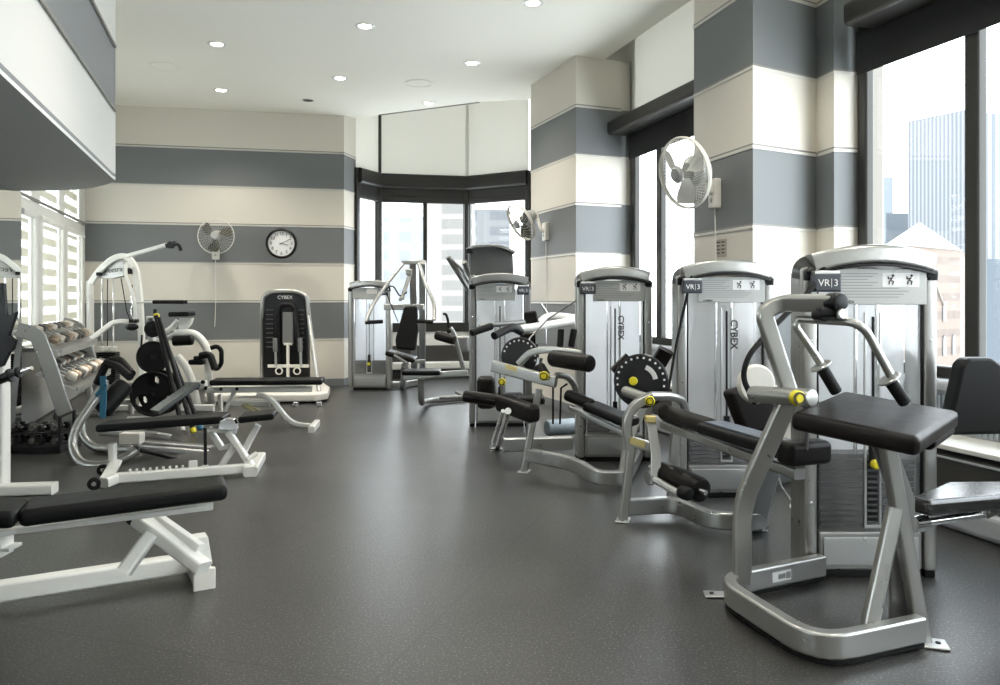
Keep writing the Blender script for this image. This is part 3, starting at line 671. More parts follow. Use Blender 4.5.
def foot(root, c, d, L_=.055, w=.04, parent=None):
    c = V(c); c.z = .006; d = V(d); d.z = 0; d.normalize(); s = V((-d.y, d.x, 0))
    bm = NB(); box(bm, c, d*L_, s*w, V((0,0,.005)), .004); f = part('foot_plate', bm, ALU, root, parent)
    bm = NB(); disc(bm, c+d*L_*.45+V((0,0,.006)), (0,0,1), .010, .005, .001, 12); part('bolt', bm, IRN, root, f) if parent is None else bm.free()
def pivot_knob(root, c, ax, r=.022, m=YEL, nm='pivot_cap'):
    bm = NB(); disc(bm, c, ax, r, .03, .006, 20); lathe(bm, V(c)+V(ax).normalized()*.016, ax, [(r*.55, -.002), (r*.5, .006), (0, .006)], 16); k_ = part(nm, bm, m, root)
    bm = NB(); a_ = V(ax).normalized(); lathe(bm, V(c)+a_*.016, ax, [(r*.62, -.002), (r*.62, .003), (r*.82, .003), (r*.82, -.002), (r*.62, -.002)], 20); part('cap_ring', bm, INK, root, k_)

# ================================================================== 1 arm extension, front right
D1 = V((1.41, 3.62, 0))
m1 = thing('arm_extension_machine', (1.45, 3.3, 0), 'large silver arm extension machine in the right foreground with a sloping elbow pad', 'exercise machine', 'silver weight machines')
tower(m1, (1.405, 3.69, 0), 0.0, stack=.48, word=False)
cL, cF, cE = g(718,586,.075), g(818,650,.075), g(920,628,.075)
st_ = V((1.47, 3.66, .075))
bm = NB(); bar(bm, [st_, cL, cF, cE], .055, .094, r=.16, up=(0,0,1)); bf = part('base_frame', bm, SIL, m1)
bm = NB(); bar(bm, [st_-V((0,0,.056)), cL-V((0,0,.056)), cF-V((0,0,.056)), cE-V((0,0,.056))], .04, .02, r=.16); part('rubber_strip', bm, RUB, m1, bf)
lb = g(776,574,.075); e_ = (st_-cL).normalized(); nb = V((e_.y, -e_.x, 0))
if nb.y > 0: nb = -nb
bm = NB(); box(bm, st_.lerp(cL, .45)+nb*.029, e_*.055, V((0,0,.022)), nb*.001, .0); part('warning_label', bm, PAP, m1, bf)
bm = NB(); box(bm, st_.lerp(cL, .45)+nb*.031-e_*.0, e_*.02, V((0,0,.010)), nb*.001, .0); box(bm, st_.lerp(cL, .45)+nb*.031+e_*.038, e_*.012, V((0,0,.014)), nb*.001, .0); part('label_print', bm, INKG, m1, bf)
foot(m1, g(718,596), (-1,.1,0), .06, .035); foot(m1, g(826,657), (0,-1,0), .05, .035); foot(m1, g(930,645), (1,-.3,0), .06, .045)
Yp = 3.28
pv = p(790,397,Yp); lo = g(742,583,.08); kn = p(740,503,lo.y)
kn.x = lo.x; 
bm = NB(); bar(bm, [lo, V((lo.x, lo.y, kn.z)), pv+V((.0,0,.0))], .075, .052, r=.10, up=(0,-1,0)); part('front_upright', bm, SIL, m1)
bm = NB(); roller(bm, p(752,394,3.42), p(813,398,3.12), .036); part('pivot_housing', bm, SIL, m1)
pivot_knob(m1, p(797,398,3.06), (.2,-1,0), .03)
bm = NB(); bar(bm, [p(793,404,Yp), p(763,312,Yp-.0), p(782,303,Yp), p(836,303,3.02)], .066, .056, r=.10, up=(0,-1,0)); ar = part('overhead_arm', bm, SIL, m1)
bm = NB(); roller(bm, p(829,302,3.06), p(842,302,2.99), .036); part('end_cap', bm, BPL, m1, ar)
bm = NB(); box(bm, p(829,312,3.04), (.045,0,0), (0,.03,0), (0,0,.02), .012); roller(bm, p(816,315,3.08), p(826,315,3.02), .026); part('swivel_block', bm, BPL, m1, ar)
bm = NB(); disc(bm, p(842,314,2.99), (.2,-1,0), .02, .02); part('swivel_plate', bm, ALU, m1, ar)
hy = 3.12
hp_ = [p(836,392,hy+.12), p(820,362,hy+.12), p(795,326,hy+.1), p(798,319,hy+.1), p(853,322,hy-.12), p(866,330,hy-.12), p(889,372,hy-.12), p(906,404,hy-.12)]
hb = thing_parent = None
bm = NB(); tube(bm, hp_, .0165, r=.05); hb = part('lever_handle', bm, SIL, m1)
for a, b in ((p(821,366,hy+.12), p(837,393,hy+.12)), (p(889,379,hy-.12), p(906,404,hy-.12))):
    bm = NB(); roller(bm, a, b, .024); part('rubber_grip', bm, RUB, m1, hb)
    bm = NB(); disc(bm, a, b-a, .044, .012, .004); part('hand_stop', bm, SIL, m1, hb)
pc = (p(796,411,3.02)+p(913,439,2.72)+p(966,410,3.12)+p(838,391,3.44))/4
e1 = (p(913,439,2.72)-p(796,411,3.02)+p(966,410,3.12)-p(838,391,3.44))/4; e2 = (p(838,391,3.44)-p(796,411,3.02)+p(966,410,3.12)-p(913,439,2.72))/4
nz = e1.cross(e2).normalized()
bm = NB(); box(bm, pc-nz*.035, e1, e2, nz*.036, .024, 4); pd = part('elbow_pad', bm, BRN, m1)
bm = NB(); bx_ = pc+e1*.98-nz*.05; roller(bm, bx_-e2*.15-nz*.02-e1*.12, bx_+e2*.85-nz*.02-e1*.12, .03); part('pad_underside_roll', bm, BRN, m1, pd)
bm = NB(); box(bm, pc-nz*.078, e1*.5, e2*.3, nz*.006, .002); part('pad_bracket', bm, SILD, m1, pd)
te = g(923,643,.07); te = g(923,643,0)+V((0,0,.07)); tp = pc+e1*.35-nz*.08; tp = p(886,438,2.98)
bm = NB(); bar(bm, [te-V((0,0,.07)), tp], .055, .055, up=(0,-1,0)); part('pad_post', bm, SIL, m1)
bm = NB(); bar(bm, [te+V((-.06,.05,-.05)), p(903,500,3.05), p(882,442,3.05)], .085, .02, up=(0,-1,0)); part('post_gusset', bm, SILD, m1)
bm = NB(); bar(bm, [p(869,628,2.93), p(895,508,2.98)], .055, .045, up=(0,-1,0)); part('diagonal_brace', bm, SIL, m1)
bm = NB(); box(bm, p(869,630,2.93), (.035,.01,0), (0,.03,0), (0,0,.012), .008); part('weld_collar', bm, SIL, m1)
# seat at the right edge
s0, s1, s2 = p(911,503,3.12), p(928,508,3.0), p(948,483,3.42)
zs = .50
def Zp(px, py, z): return g(px, py, z)
a = [Zp(911,496,.5), Zp(929,501,.5), Zp(1075,489,.5), Zp(1062,480,.5), Zp(947,481,.5)]
bm = NB(); prism(bm, [q-V((0,0,.065)) for q in a], (0,0,.065), .02, 4); part('seat', bm, GSV, m1)
bm = NB(); tube(bm, [Zp(913,524,.38), Zp(984,514,.395)], .017); tube(bm, [Zp(912,524,.38), Zp(924,522,.38)], .036); tube(bm, [Zp(984,514,.395), Zp(984,508,.43)], .012); part('seat_adjuster', bm, CHR, m1)
bc_ = p(989,399,3.45); bx1, bz1 = V((1,.1,0)).normalized(), V((.0,.0,1)); by1 = V((-.1,1,0)).normalized()
prof = [(-.175,-.155), (.235,-.155), (.24,-.12), (.06,.15), (.02,.178), (-.09,.178), (-.12,.15), (-.185,-.12)]
bm = NB(); prism(bm, [bc_+bx1*x+bz1*z for x, z in prof], by1*.08, .026, 4); part('backrest', bm, BLK, m1)
bm = NB(); bar(bm, [bc_+by1*.1+bx1*.05+V((0,0,-.05)), bc_+by1*.1+bx1*.22-bz1*.12, bc_+bx1*.24-V((0,0,bc_.z-.0))+by1*.1], .05, .06, r=.05, up=(0,1,0)); part('seat_post', bm, SIL, m1)
bm = NB(); bar(bm, [Zp(984,512,.40), bc_+bx1*.24-V((0,0,bc_.z-.42))+by1*.1], .05, .05); part('seat_rail', bm, SIL, m1)
# hose from the badge down to the cam
bm = NB(); tube(bm, [p(824,268,3.66), p(811,290,3.62), p(770,330,3.5), p(748,356,3.45), p(742,378,3.45), p(756,404,3.42)], .0125, r=.12, n=10); part('cable_hose', bm, RUB, m1)
bm = NB(); disc(bm, p(756,384,3.55), (.15,-1,0), .088, .03, .01, 40); part('cam_cover', bm, WPL, m1)
bm = NB(); tube(bm, [p(784,430,3.4), p(786,410,3.38), p(797,395,3.36), p(808,410,3.4), p(806,452,3.45)], .010, r=.04, n=8); part('return_cable', bm, SILD, m1)

# ================================================================== 2 prone leg curl
m2 = thing('leg_curl_machine', (1.1, 4.9, 0), 'silver leg curl machine with a long sloping bench, second from the right', 'exercise machine', 'silver weight machines')
tower(m2, (1.145, 5.15, 0), 0.02, w=.625, stack=.30)
lf = g(623,521); lt = p(632,440,lf.y)
bm = NB(); bar(bm, [lf+V((0,0,.01)), lt], .05, .06, up=(0,-1,0)); part('front_leg', bm, SIL, m2); foot(m2, lf, (-.3,-1,0), .055, .04)
b0, b1, b2, b3 = g(627,505,.07), g(680,502,.07), g(715,520,.07), g(752,524,.07)
b0 = V((lf.x+.01, lf.y, .08)); b1 = g(676,504,.08)
bm = NB(); bar(bm, [b0, b1, g(712,521,.08), g(765,521,.08), V((1.68, 5.17, .08))], .055, .095, r=.12); part('base_frame', bm, SIL, m2)
bm = NB(); bar(bm, [p(629,450,4.65), p(626,420,4.65), p(634,405,4.65), p(652,396,4.65)], .05, .075, r=.06, up=(0,-1,0)); part('side_frame', bm, SIL, m2)
bm = NB(); bar(bm, [p(629,441,4.64), p(650,447,4.6)], .04, .06); sf = part('name_plate_bar', bm, SIL, m2)
bm = NB(); bar(bm, [p(630,440,4.60), p(645,445,4.57)], .004, .04); part('gold_label', bm, GLD, m2, sf)
bm = NB(); tube(bm, [p(650,396,4.65), p(672,396,4.75), p(683,401,4.85), p(687,416,4.9)], .026, r=.1); part('curved_tube', bm, SIL, m2)
pivot_knob(m2, p(650,401,4.60), (-.2,-1,0), .028)
bm = NB(); roller(bm, p(625,391,4.95), p(645,398,4.7), .032); part('axle_housing', bm, SIL, m2)
dc = p(641,381,5.05); da = V((-.35,-1,0)).normalized()
bm = NB(); disc(bm, dc, da, .172, .03, .008, 48); dl = part('range_dial', bm, BPL, m2)
t_, s_, u_ = frame(da, V((0,0,1)))
for i in range(14):
    a = math.radians(-10+200*i/13); bm = NB(); disc(bm, dc+da*.016+(s_*math.cos(a)+u_*math.sin(a))*.148, da, .0075, .004, .001, 10); part('dial_mark', bm, PAP, m2, dl)
bm = NB(); bar(bm, [dc+da*.018+(s_*math.cos(a)+u_*math.sin(a))*.095 for a in [math.radians(x) for x in range(110, 171, 10)]], .03, .003, up=da)
part('dial_label', bm, PAP, m2, dl)
bm = NB(); disc(bm, dc+da*.02+s_*.045, da, .027, .02, .004, 20); part('dial_knob', bm, YEL, m2, dl)
for a, b in ((p(618,372,5.2), p(630,360,5.2)), (p(653,372,5.25), p(665,352,5.2))):
    d = (b-a); bm = NB(); bar(bm, [a-d*.2, b+d*.1], .10, .07, up=(0,-1,0)); part('hip_pad', bm, BPL if a is None else BRN, m2)
# bench
k0, k1, k2 = p(664,407,4.72), p(712,422,4.16), p(800,447,3.54)
bm = NB(); roller(bm, k0+V((0,0,-.03)), k1+V((0,0,-.03)), .048); part('thigh_roller', bm, BRN, m2)
dd = (k2-k1); sd = V((dd.y, -dd.x, 0)).normalized(); un = sd.cross(dd).normalized(); un = un if un.z > 0 else -un
bm = NB(); box(bm, (k1+k2)/2-un*.03+sd*-.0, dd/2*1.06, sd*.085, un*.03, .018); bp_ = part('bench_pad', bm, BLK, m2)
bm = NB(); box(bm, (k1+k2)/2+un*.003, dd/2*.96, sd*.055, un*.006, .004); part('pad_inlay', bm, mat('slate_vinyl', (.10,.12,.15), .3), m2, bp_)
bm = NB(); c_ = p(804,452,3.50); box(bm, c_-sd*.0, sd*.115, dd.normalized()*.055, un*.052, .028, 4); part('chest_pad', bm, BRN, m2)
bm = NB(); bar(bm, [k0+V((0,0,-.10)), k2+V((0,0,-.12))], .06, .05); part('bench_rail', bm, SIL, m2)
bm = NB(); bar(bm, [g(753,529,.0), p(774,452,4.05)], .11, .05, up=(0,-1,0)); part('rear_leg', bm, SIL, m2); foot(m2, g(757,530), (1,0,0), .05, .04)
bm = NB(); bar(bm, [V((b1.x-.02,b1.y+.02,.1)), p(676,412,4.75)+V((0,0,-.1))], .055, .075, up=(0,-1,0)); part('column', bm, SIL, m2)
# leg lever with ankle roller
bm = NB(); bar(bm, [p(651,421,4.55), p(656,455,4.5), p(655,484,4.47)], .022, .055, r=.03, up=(1,0,0)); lv = part('leg_lever', bm, SIL, m2)
bm = NB(); box(bm, p(650,419,4.54), (.03,0,0), (0,.03,0), (0,0,.02), .008); part('brass_clamp', bm, GLD, m2, lv)
bm = NB(); disc(bm, p(650,478,4.5), (-1,-.4,0), .04, .03); part('cam_disc', bm, SILD, m2, lv)
bm = NB(); roller(bm, p(660,472,4.55), p(703,491,4.25), .068); part('ankle_roller', bm, BRN, m2)
bm = NB(); tube(bm, [p(655,480,4.42), p(684,496,4.22)], .022); tube(bm, [p(650,467,4.55), p(706,493,4.2)], .014); part('roller_shaft', bm, CHR, m2)
bm = NB(); roller(bm, p(680,491,4.24), p(690,495,4.18), .035); part('shaft_grip', bm, RUB, m2)
bm = NB(); tube(bm, [p(693,268,5.12), p(686,300,5.12), p(676,345,5.12), p(668,392,5.1)], .009, n=8, r=.1); part('cable_hose', bm, RUB, m2)
bm = NB(); t2 = p(752,408,4.62); box(bm, t2, V((.115,.02,.03)), V((-.02,.04,0)), V((-.05,0,.13)), .03, 4); part('shoulder_pad', bm, BRN, m2)

# ================================================================== 3 leg extension
m3 = thing('leg_extension_machine', (.9, 6.0, 0), 'silver leg extension machine with yellow knobs at the third tower from the right', 'exercise machine', 'silver weight machines')
tower(m3, (.605, 6.30, 0), .02, w=.60, stack=.22)
lf = g(524,472)
bm = NB(); bar(bm, [lf+V((0,0,.01)), p(539,389,5.95)], .052, .06, up=(0,-1,0)); part('front_leg', bm, SIL, m3); foot(m3, lf, (-.3,-1,0), .055, .04)
bm = NB(); bar(bm, [V((lf.x+.02, lf.y, .13)), g(575,464,.12), g(597,478,.075), g(626,478,.075), V((1.1, 6.3, .075))], .055, .10, r=.16); part('base_frame', bm, SIL, m3)
bm = NB(); bar(bm, [g(622,482,.03), p(630,434,5.6), p(646,400,5.7)], .07, .05, r=.1, up=(0,-1,0)); part('rear_leg', bm, SIL, m3)
a, b = p(493,366,6.0), p(556,382,5.75); d = (b-a)
bm = NB(); bar(bm, [a, b], .05, .085); bb = part('cross_beam', bm, SIL, m3)
bm = NB(); box(bm, p(511,368,5.9), d.normalized()*.05, V((0,.003,0)), V((0,0,.018)), .001); part('gold_label', bm, GLD, m3, bb)
pivot_knob(m3, p(544,376,5.74), (-.2,-1,0), .035); pivot_knob(m3, p(502,382,5.9), (-.2,-1,0), .028)
bm = NB(); tube(bm, [p(556,375,5.76), p(567,376,5.8), p(575,385,5.85), p(576,398,5.9)], .024, r=.1); part('curved_tube', bm, SIL, m3)
bm = NB(); bar(bm, [p(501,412-30,5.95), p(504,402,5.95)], .03, .05, up=(0,-1,0)); part('drop_bracket', bm, SILD, m3)
dc = p(520,357,6.25); da = V((-.35,-1,0)).normalized(); t_, s_, u_ = frame(da, V((0,0,1)))
bm = NB(); disc(bm, dc, da, .155, .03, .008, 40); dl = part('range_dial', bm, BPL, m3)
for i in range(11):
    a_ = math.radians(20+170*i/10); bm = NB(); disc(bm, dc+da*.016+(s_*math.cos(a_)+u_*math.sin(a_))*.13, da, .008, .004, .001, 10); part('dial_mark', bm, PAP, m3, dl)
a, b = p(521,357,6.05), p(583,352,5.8)
bm = NB(); bar(bm, [p(519,364,6.05), p(530,352,6.0), p(552,349,5.9), p(582,354,5.8)], .05, .05, r=.1); part('upper_arm', bm, SIL, m3)
bm = NB(); bar(bm, [p(522,366,6.02), p(520,378,6.0), p(536,376,5.95), p(540,358,5.95)], .03, .05, r=.03); part('side_plate', bm, SILD, m3)
bm = NB(); roller(bm, p(552,358,5.85), p(591,364,5.55), .062); part('shin_roller', bm, BRN, m3)
bm = NB(); roller(bm, p(538,366,5.9), p(545,378,5.85), .05); part('counterweight', bm, BRN, m3)
for x in (562, 571):
    bm = NB(); roller(bm, p(x-2+2*(x > 565),347,5.9), p(x-1+8*(x > 565)*.5,329,5.9), .024); part('hand_grip', bm, RUB, m3)
bm = NB(); a, b = p(464,396,5.9), p(500,401,5.8); roller(bm, a, b, .045); part('knee_roller', bm, BRN, m3)
bm = NB(); a, b = p(502,400,5.8), p(533,411,5.55); d = b-a; s2_ = V((d.y,-d.x,0)).normalized(); box(bm, (a+b)/2+V((0,0,-.02)), d*.58, s2_*.06, V((0,0,.062)), .035, 4); part('foot_pad', bm, BRN, m3)
bm = NB(); tube(bm, [p(456,392,5.95), p(464,396,5.9)], .014, n=8); tube(bm, [p(440,398,5.95), p(470,397,5.85)], .014, n=8); part('roller_shaft', bm, SILD, m3)
bm = NB(); tube(bm, [p(508,411,5.62), g(497,449)], .024); tube(bm, [p(503,411,5.65), g(491,447)], .014); part('chrome_leg', bm, CHR, m3); foot(m3, g(497,449), (1,-.2,0), .055, .04)
bm = NB(); bar(bm, [g(503,446,.12)+V((0,.05,0)), g(572,444,.12)+V((.0,.05,0))], .07, .11); part('rear_rail', bm, ALU, m3)
a, b = p(567,392,5.78), p(632,418,5.45); d = b-a; s2_ = V((d.y,-d.x,0)).normalized(); un = s2_.cross(d).normalized(); un = un if un.z > 0 else -un
bm = NB(); roller(bm, a-un*.02, a.lerp(b,.42)-un*.02, .042); box(bm, a.lerp(b,.7)-un*.03, d*.34, s2_*.09, un*.03, .02); part('seat_pad', bm, BLK, m3)
bm = NB(); bar(bm, [a.lerp(b,.1)-un*.1, b-un*.12], .05, .045); part('seat_rail', bm, SIL, m3)
bm = NB(); roller(bm, g(546,428,.10)+V((0,0,0)), g(576,426,.10), .075); part('foot_roller', bm, SBL, m3)
bm = NB(); tube(bm, [p(553,386,5.95), p(553,424,5.95)], .008, n=6); tube(bm, [p(560,424,5.9), p(561,388,5.9), p(567,384,5.85)], .008, n=6); part('cable', bm, RUB, m3)
bm = NB(); tube(bm, [p(577,300,6.35), p(548,314+5,6.6), p(530,338,6.6), p(522,352,6.4)], .006, n=6); part('hose', bm, SILD, m3)

# ================================================================== 4 overhead press at the fourth tower
m4 = thing('seated_press_machine', (.2, 8.1, 0), 'silver seated press machine with white lever arms and a taller grey head behind', 'exercise machine', 'silver weight machines')
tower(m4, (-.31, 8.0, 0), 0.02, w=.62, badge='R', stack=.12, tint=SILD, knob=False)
bm = NB(); q4 = [p(470,275,8.45), p(470,250,8.45), p(478,246.5,8.45), p(500,247.5,8.45), p(513,254,8.45), p(514,275,8.45)]
prism(bm, q4, (0,.16,0), .02); hd = part('tall_head', bm, mat('grey_plastic_shroud', (.11,.11,.105), .5), m4)
bm = NB(); bar(bm, [p(469,250,8.42), p(476,247,8.40), p(498,246,8.40), p(514,253,8.42)], .18, .03, r=.1); part('head_trim', bm, SILD, m4, hd)
bm = NB(); bar(bm, [p(467,251,8.38), p(473,251,8.38)], .2, .05); part('head_corner', bm, BPL, m4, hd)
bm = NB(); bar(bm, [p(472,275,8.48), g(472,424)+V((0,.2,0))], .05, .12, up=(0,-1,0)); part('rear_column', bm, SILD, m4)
bm = NB(); box(bm, p(531,317,7.3), (.06,0,.01), (0,.05,0), (-.01,0,.055), .025, 4); part('head_pad', bm, BRN, m4)
bm = NB(); box(bm, p(529,345,7.3), (.085,0,0), (0,.05,0), (0,0,.11), .03, 4); part('back_pad', bm, BRN, m4)
bm = NB(); tube(bm, [p(524,322,7.2), p(492,325,7.0), p(480,327,6.95)], .022, r=.1); h1 = part('left_lever', bm, SILD, m4)
bm = NB(); roller(bm, p(471,333,6.85), p(492,326,6.98), .032); part('rubber_grip', bm, RUB, m4, h1)
bm = NB(); tube(bm, [p(521,332,7.0), p(512,327,6.9), p(494,336,6.7)], .034, r=.1); part('lower_grip', bm, RUB, m4, h1)
bm = NB(); tube(bm, [p(520,329,7.1), p(549,325,7.3), p(580,319,7.5)], .036, r=.1); h2 = part('right_lever', bm, WHT, m4)
bm = NB(); tube(bm, [p(538,323,7.3), p(548,315,7.4), p(562,316,7.45), p(580,318,7.5)], .03, r=.1); part('upper_branch', bm, WHT, m4, h2)
bm = NB(); tube(bm, [p(541,304,7.4), p(549,316,7.4)], .010); part('pin', bm, CHR, m4, h2)
bm = NB(); box(bm, p(541,336,7.25), (.05,0,0), (0,.03,0), (0,0,.075), .01); part('hinge_plate', bm, ALU, m4)
bm = NB(); bar(bm, [p(528,360,7.4), g(530,436)+V((0,0,.0))], .06, .09, up=(0,-1,0)); part('seat_post', bm, SILD, m4)
bm = NB(); box(bm, p(531,399,7.25), (.12,0,0), (0,.16,0), (0,0,.03), .02); part('seat', bm, BRN, m4)
bm = NB(); box(bm, p(486,389,7.5)+V((0,0,-.03)), (.085,0,0), (0,.10,0), (0,0,.15), .05, 4); part('thigh_pad', bm, BRN, m4)

# ================================================================== 5 chest fly by the bay
m5 = thing('chest_fly_machine', (-1.2, 10.6, 0), 'silver chest press machine with curved hanging arms before the bay window', 'exercise machine', 'silver weight machines')
tower(m5, (-2.12, 11.15, 0), -.02, w=.60, badge='R', stack=.25, detail=1)
for x0, x1 in ((413, 416), (421, 424)):
    bm = NB(); bar(bm, [g((x0+x1)/2, 383-3*(x0 > 418), .0), p((x0+x1)/2-1.5*(x0 < 418), 262, 10.3)], .09, .07, up=(0,-1,0)); part('column', bm, SIL, m5)
bm = NB(); bar(bm, [p(402,262.5,10.2), p(419,262.5,10.2)], .10, .05); part('top_bracket', bm, SIL, m5)
for pts, gr in (([p(403,264,10.1), p(386,285,9.9), p(372,306,9.8), p(366,322,9.7)], (p(365,322.5,9.7), p(383,321.5,9.75))), ([p(419,264,10.1), p(425,283,9.9), p(435,304,9.8), p(434,320,9.7)], (p(433,322,9.7), p(416,321,9.75)))):
    bm = NB(); tube(bm, pts, .022, r=.15); ar = part('press_arm', bm, SIL, m5)
    bm = NB(); roller(bm, gr[0], gr[1], .024); part('rubber_grip', bm, RUB, m5, ar)
bp5 = [p(404,306,10.05), p(417.5,306,10.05), p(418,330,10.0), p(415,351,9.95), p(396,349,9.95), p(395,340,9.95)]
bm = NB(); prism(bm, bp5, (0,.09,0), .03, 4); part('backrest', bm, BLK, m5)
bm = NB(); box(bm, p(400,356,9.9)+V((0.02,0,0)), (.18,.0,-.05), (0,.18,0), (.01,0,.03), .025); part('seat', bm, BLK, m5)
bm = NB(); bar(bm, [p(396,352,9.75), p(413,362,9.8), p(424,361,9.9)], .03, .04, r=.03); bar(bm, [p(394,355,9.7), p(407,363,9.7)], .03, .03); part('seat_frame', bm, SIL, m5)
bm = NB(); bar(bm, [g(403,387,.02), p(405,364,9.8)], .07, .09, up=(0,-1,0)); part('seat_leg', bm, SIL, m5)
bm = NB(); bar(bm, [g(403,384.5,.06), g(365,384.5,.06)], .09, .09); bar(bm, [g(403,384.5,.06), g(421,381,.06)], .08, .09); part('base_rail', bm, SIL, m5)
bm = NB(); bar(bm, [p(384,307,10.5), p(424,307,10.5)], .05, .08); part('cross_rail', bm, SIL, m5)
bm = NB(); bar(bm, [p(410,274,10.2), p(402,299,10.1)], .05, .05, up=(0,-1,0)); bar(bm, [p(402,299,10.1), p(399,299,10.1)], .05, .05); part('pivot_link', bm, SIL, m5)
bm = NB(); box(bm, p(409,272,10.2), (.04,0,0), (0,.05,0), (0,0,.04), .01); part('pulley_block', bm, SIL, m5)
bm = NB(); tube(bm, [p(386,289,9.9), p(393,285,10.0), p(400,297,10.1), p(407,292,10.1)], .009, r=.1, n=6); tube(bm, [p(386,292,9.9), p(398,322,10.2)], .006, n=6); part('cable', bm, RUB, m5)

# ================================================================== 6 low row between the bay and the fourth tower
m6 = thing('seated_row_machine', (-.7, 9.4, 0), 'silver low seat machine with a short black roller beside the bay', 'exercise machine', 'silver weight machines')
bm = NB(); box(bm, p(422,372,8.9), (.21,0,.0), (0,.14,0), (0,0,.028), .02); part('seat', bm, BLK, m6)
bm = NB(); bar(bm, [p(404,373.5,8.9)+V((0,0,-.04)), p(468,371,8.8)+V((0,0,-.02))], .05, .07); part('seat_rail', bm, SIL, m6)
z_ = g(421,400,.03); bm = NB(); tube(bm, [p(421,376,8.9), V((p(421,390,8.9).x, 8.9, .12)), g(430,401,.04)+V((-.02,0,0)), g(468,398,.04)], .036, r=.16); part('curved_leg', bm, SILD, m6)
bm = NB(); roller(bm, p(436,335,8.75), p(455,340.5,8.65), .052); part('thigh_roller', bm, BRN, m6)
bm = NB(); tube(bm, [p(443,314,8.8), p(446,314,8.8), p(448,320,8.8), p(449,331,8.8)], .014, r=.03); part('hook_handle', bm, RUB, m6)
bm = NB(); blob(bm, p(449,331,8.78), .028); part('handle_pivot', bm, RUB, m6)
bm = NB(); bar(bm, [p(450,328,8.8), p(454,334,8.8), p(464,371,8.85)], .05, .05, r=.03, up=(0,-1,0)); part('lever', bm, SIL, m6)
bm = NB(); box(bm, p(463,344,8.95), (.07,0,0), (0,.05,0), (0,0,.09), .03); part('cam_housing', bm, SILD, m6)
for a, b in (((448,257), (469,290)), ((464,262), (470,276))):
    bm = NB(); tube(bm, [p(*a, 8.6), p(*b, 8.75)], .028); part('overhead_handle', bm, SILD, m6)
bm = NB(); tube(bm, [p(450,258,8.6), p(462,270,8.66), p(468,280,8.7)], .014, r=.05); part('handle_rod', bm, SIL, m6)
# ================================================================== left side of the room
def bolts(root, pts, ax, parent=None, r=.012):
    bm = NB(); [disc(bm, q, ax, r, .012, .002, 12) for q in pts]; return part('bolt', bm, IRN, root, parent)
# --- front adjustable bench
fb = thing('adjustable_bench', (-1.6, 2.9, 0), 'white framed adjustable bench with black pads in the left foreground', 'bench', 'white framed benches')
fA, fB = g(209,585,.0), g(-60,606,.0)
ax = (fA-fB).normalized(); sdx = V((-ax.y, ax.x, 0)); 
Yb = 2.93
rl = [p(-70,604,Yb-.05), p(193,563,Yb+.28)]
d0 = V((rl[1].x-rl[0].x, rl[1].y-rl[0].y, 0)).normalized(); zf = .075
r0, r1 = g(-70,602,zf), g(192,562,zf)
bm = NB(); bar(bm, [r0, r1], .07, .085); part('base_rail', bm, WHT, fb)
d0 = (r1-r0).normalized(); sdx = V((-d0.y, d0.x, 0))
fc = g(203,576,.05)
bm = NB(); bar(bm, [fc-sdx*.02-V((0,0,.005)), fc+sdx*.42-V((0,0,.005))], .085, .09); ft = part('cross_foot', bm, WHT, fb)
bm = NB(); box(bm, fc-sdx*.03-V((0,0,.005)), d0*.048, sdx*.012, V((0,0,.05)), .008); part('end_cap', bm, WPL, fb, ft)
bm = NB(); prism(bm, [fc+sdx*.05+d0*x+V((0,0,z)) for x, z in ((-.05,.03), (.05,.03), (.03,.16), (-.03,.16))], sdx*.08, .004); part('foot_gusset', bm, WHT, fb, ft)
top = p(136,517,3.12)
bm = NB(); bar(bm, [p(204,568,3.0), top], .05, .075, up=(0,-1,0)); part('inclined_post', bm, WHT, fb)
bm = NB(); bar(bm, [p(201,548,3.05), p(153,514,3.16)], .03, .04, up=(0,-1,0)); part('telescoping_slide', bm, WHT, fb)
bm = NB(); bar(bm, [p(124,572,2.98), p(152,534,3.05)], .05, .07, up=(0,-1,0)); part('diagonal_brace', bm, WHT, fb)
bolts(fb, [top+V((0,-.035,.0))], (0,1,0), r=.022); bolts(fb, [p(150,512,3.12)], (0,1,0), r=.01)
bm = NB(); bar(bm, [p(-40,540,2.75), p(17,530,2.9), p(213,506,3.1)], .05, .022); part('pad_rail', bm, WHT, fb)
def slabpad(bm, a, b, w, th, bev=.022, skew=None):
    """pad whose near lower edge runs a->b, w deep away from the camera"""
    d = b-a; s = V((-d.y, d.x, 0)).normalized(); s = s if s.y > 0 else -s
    if skew: s = (s+V(skew)).normalized()
    u = d.cross(s).normalized(); u = u if u.z > 0 else -u
    box(bm, (a+b)/2+s*w/2+u*th/2, d/2, s*w/2, u*th/2, bev, 4)
bm = NB(); slabpad(bm, p(18,529,2.72), p(228,501,2.98), .215, .06, .022); part('back_pad', bm, BLK, fb)
bm = NB(); slabpad(bm, p(-75,531,2.62), p(14,530,2.70), .215, .06, .022); part('seat_pad', bm, BLK, fb)
bm = NB(); box(bm, p(-2,541,2.9), (.035,0,0), (0,.04,0), (0,0,.05), .004); box(bm, p(2,547,2.9), (.05,0,0), (0,.04,0), (0,0,.006), .002); part('seat_hinge', bm, WHT, fb)
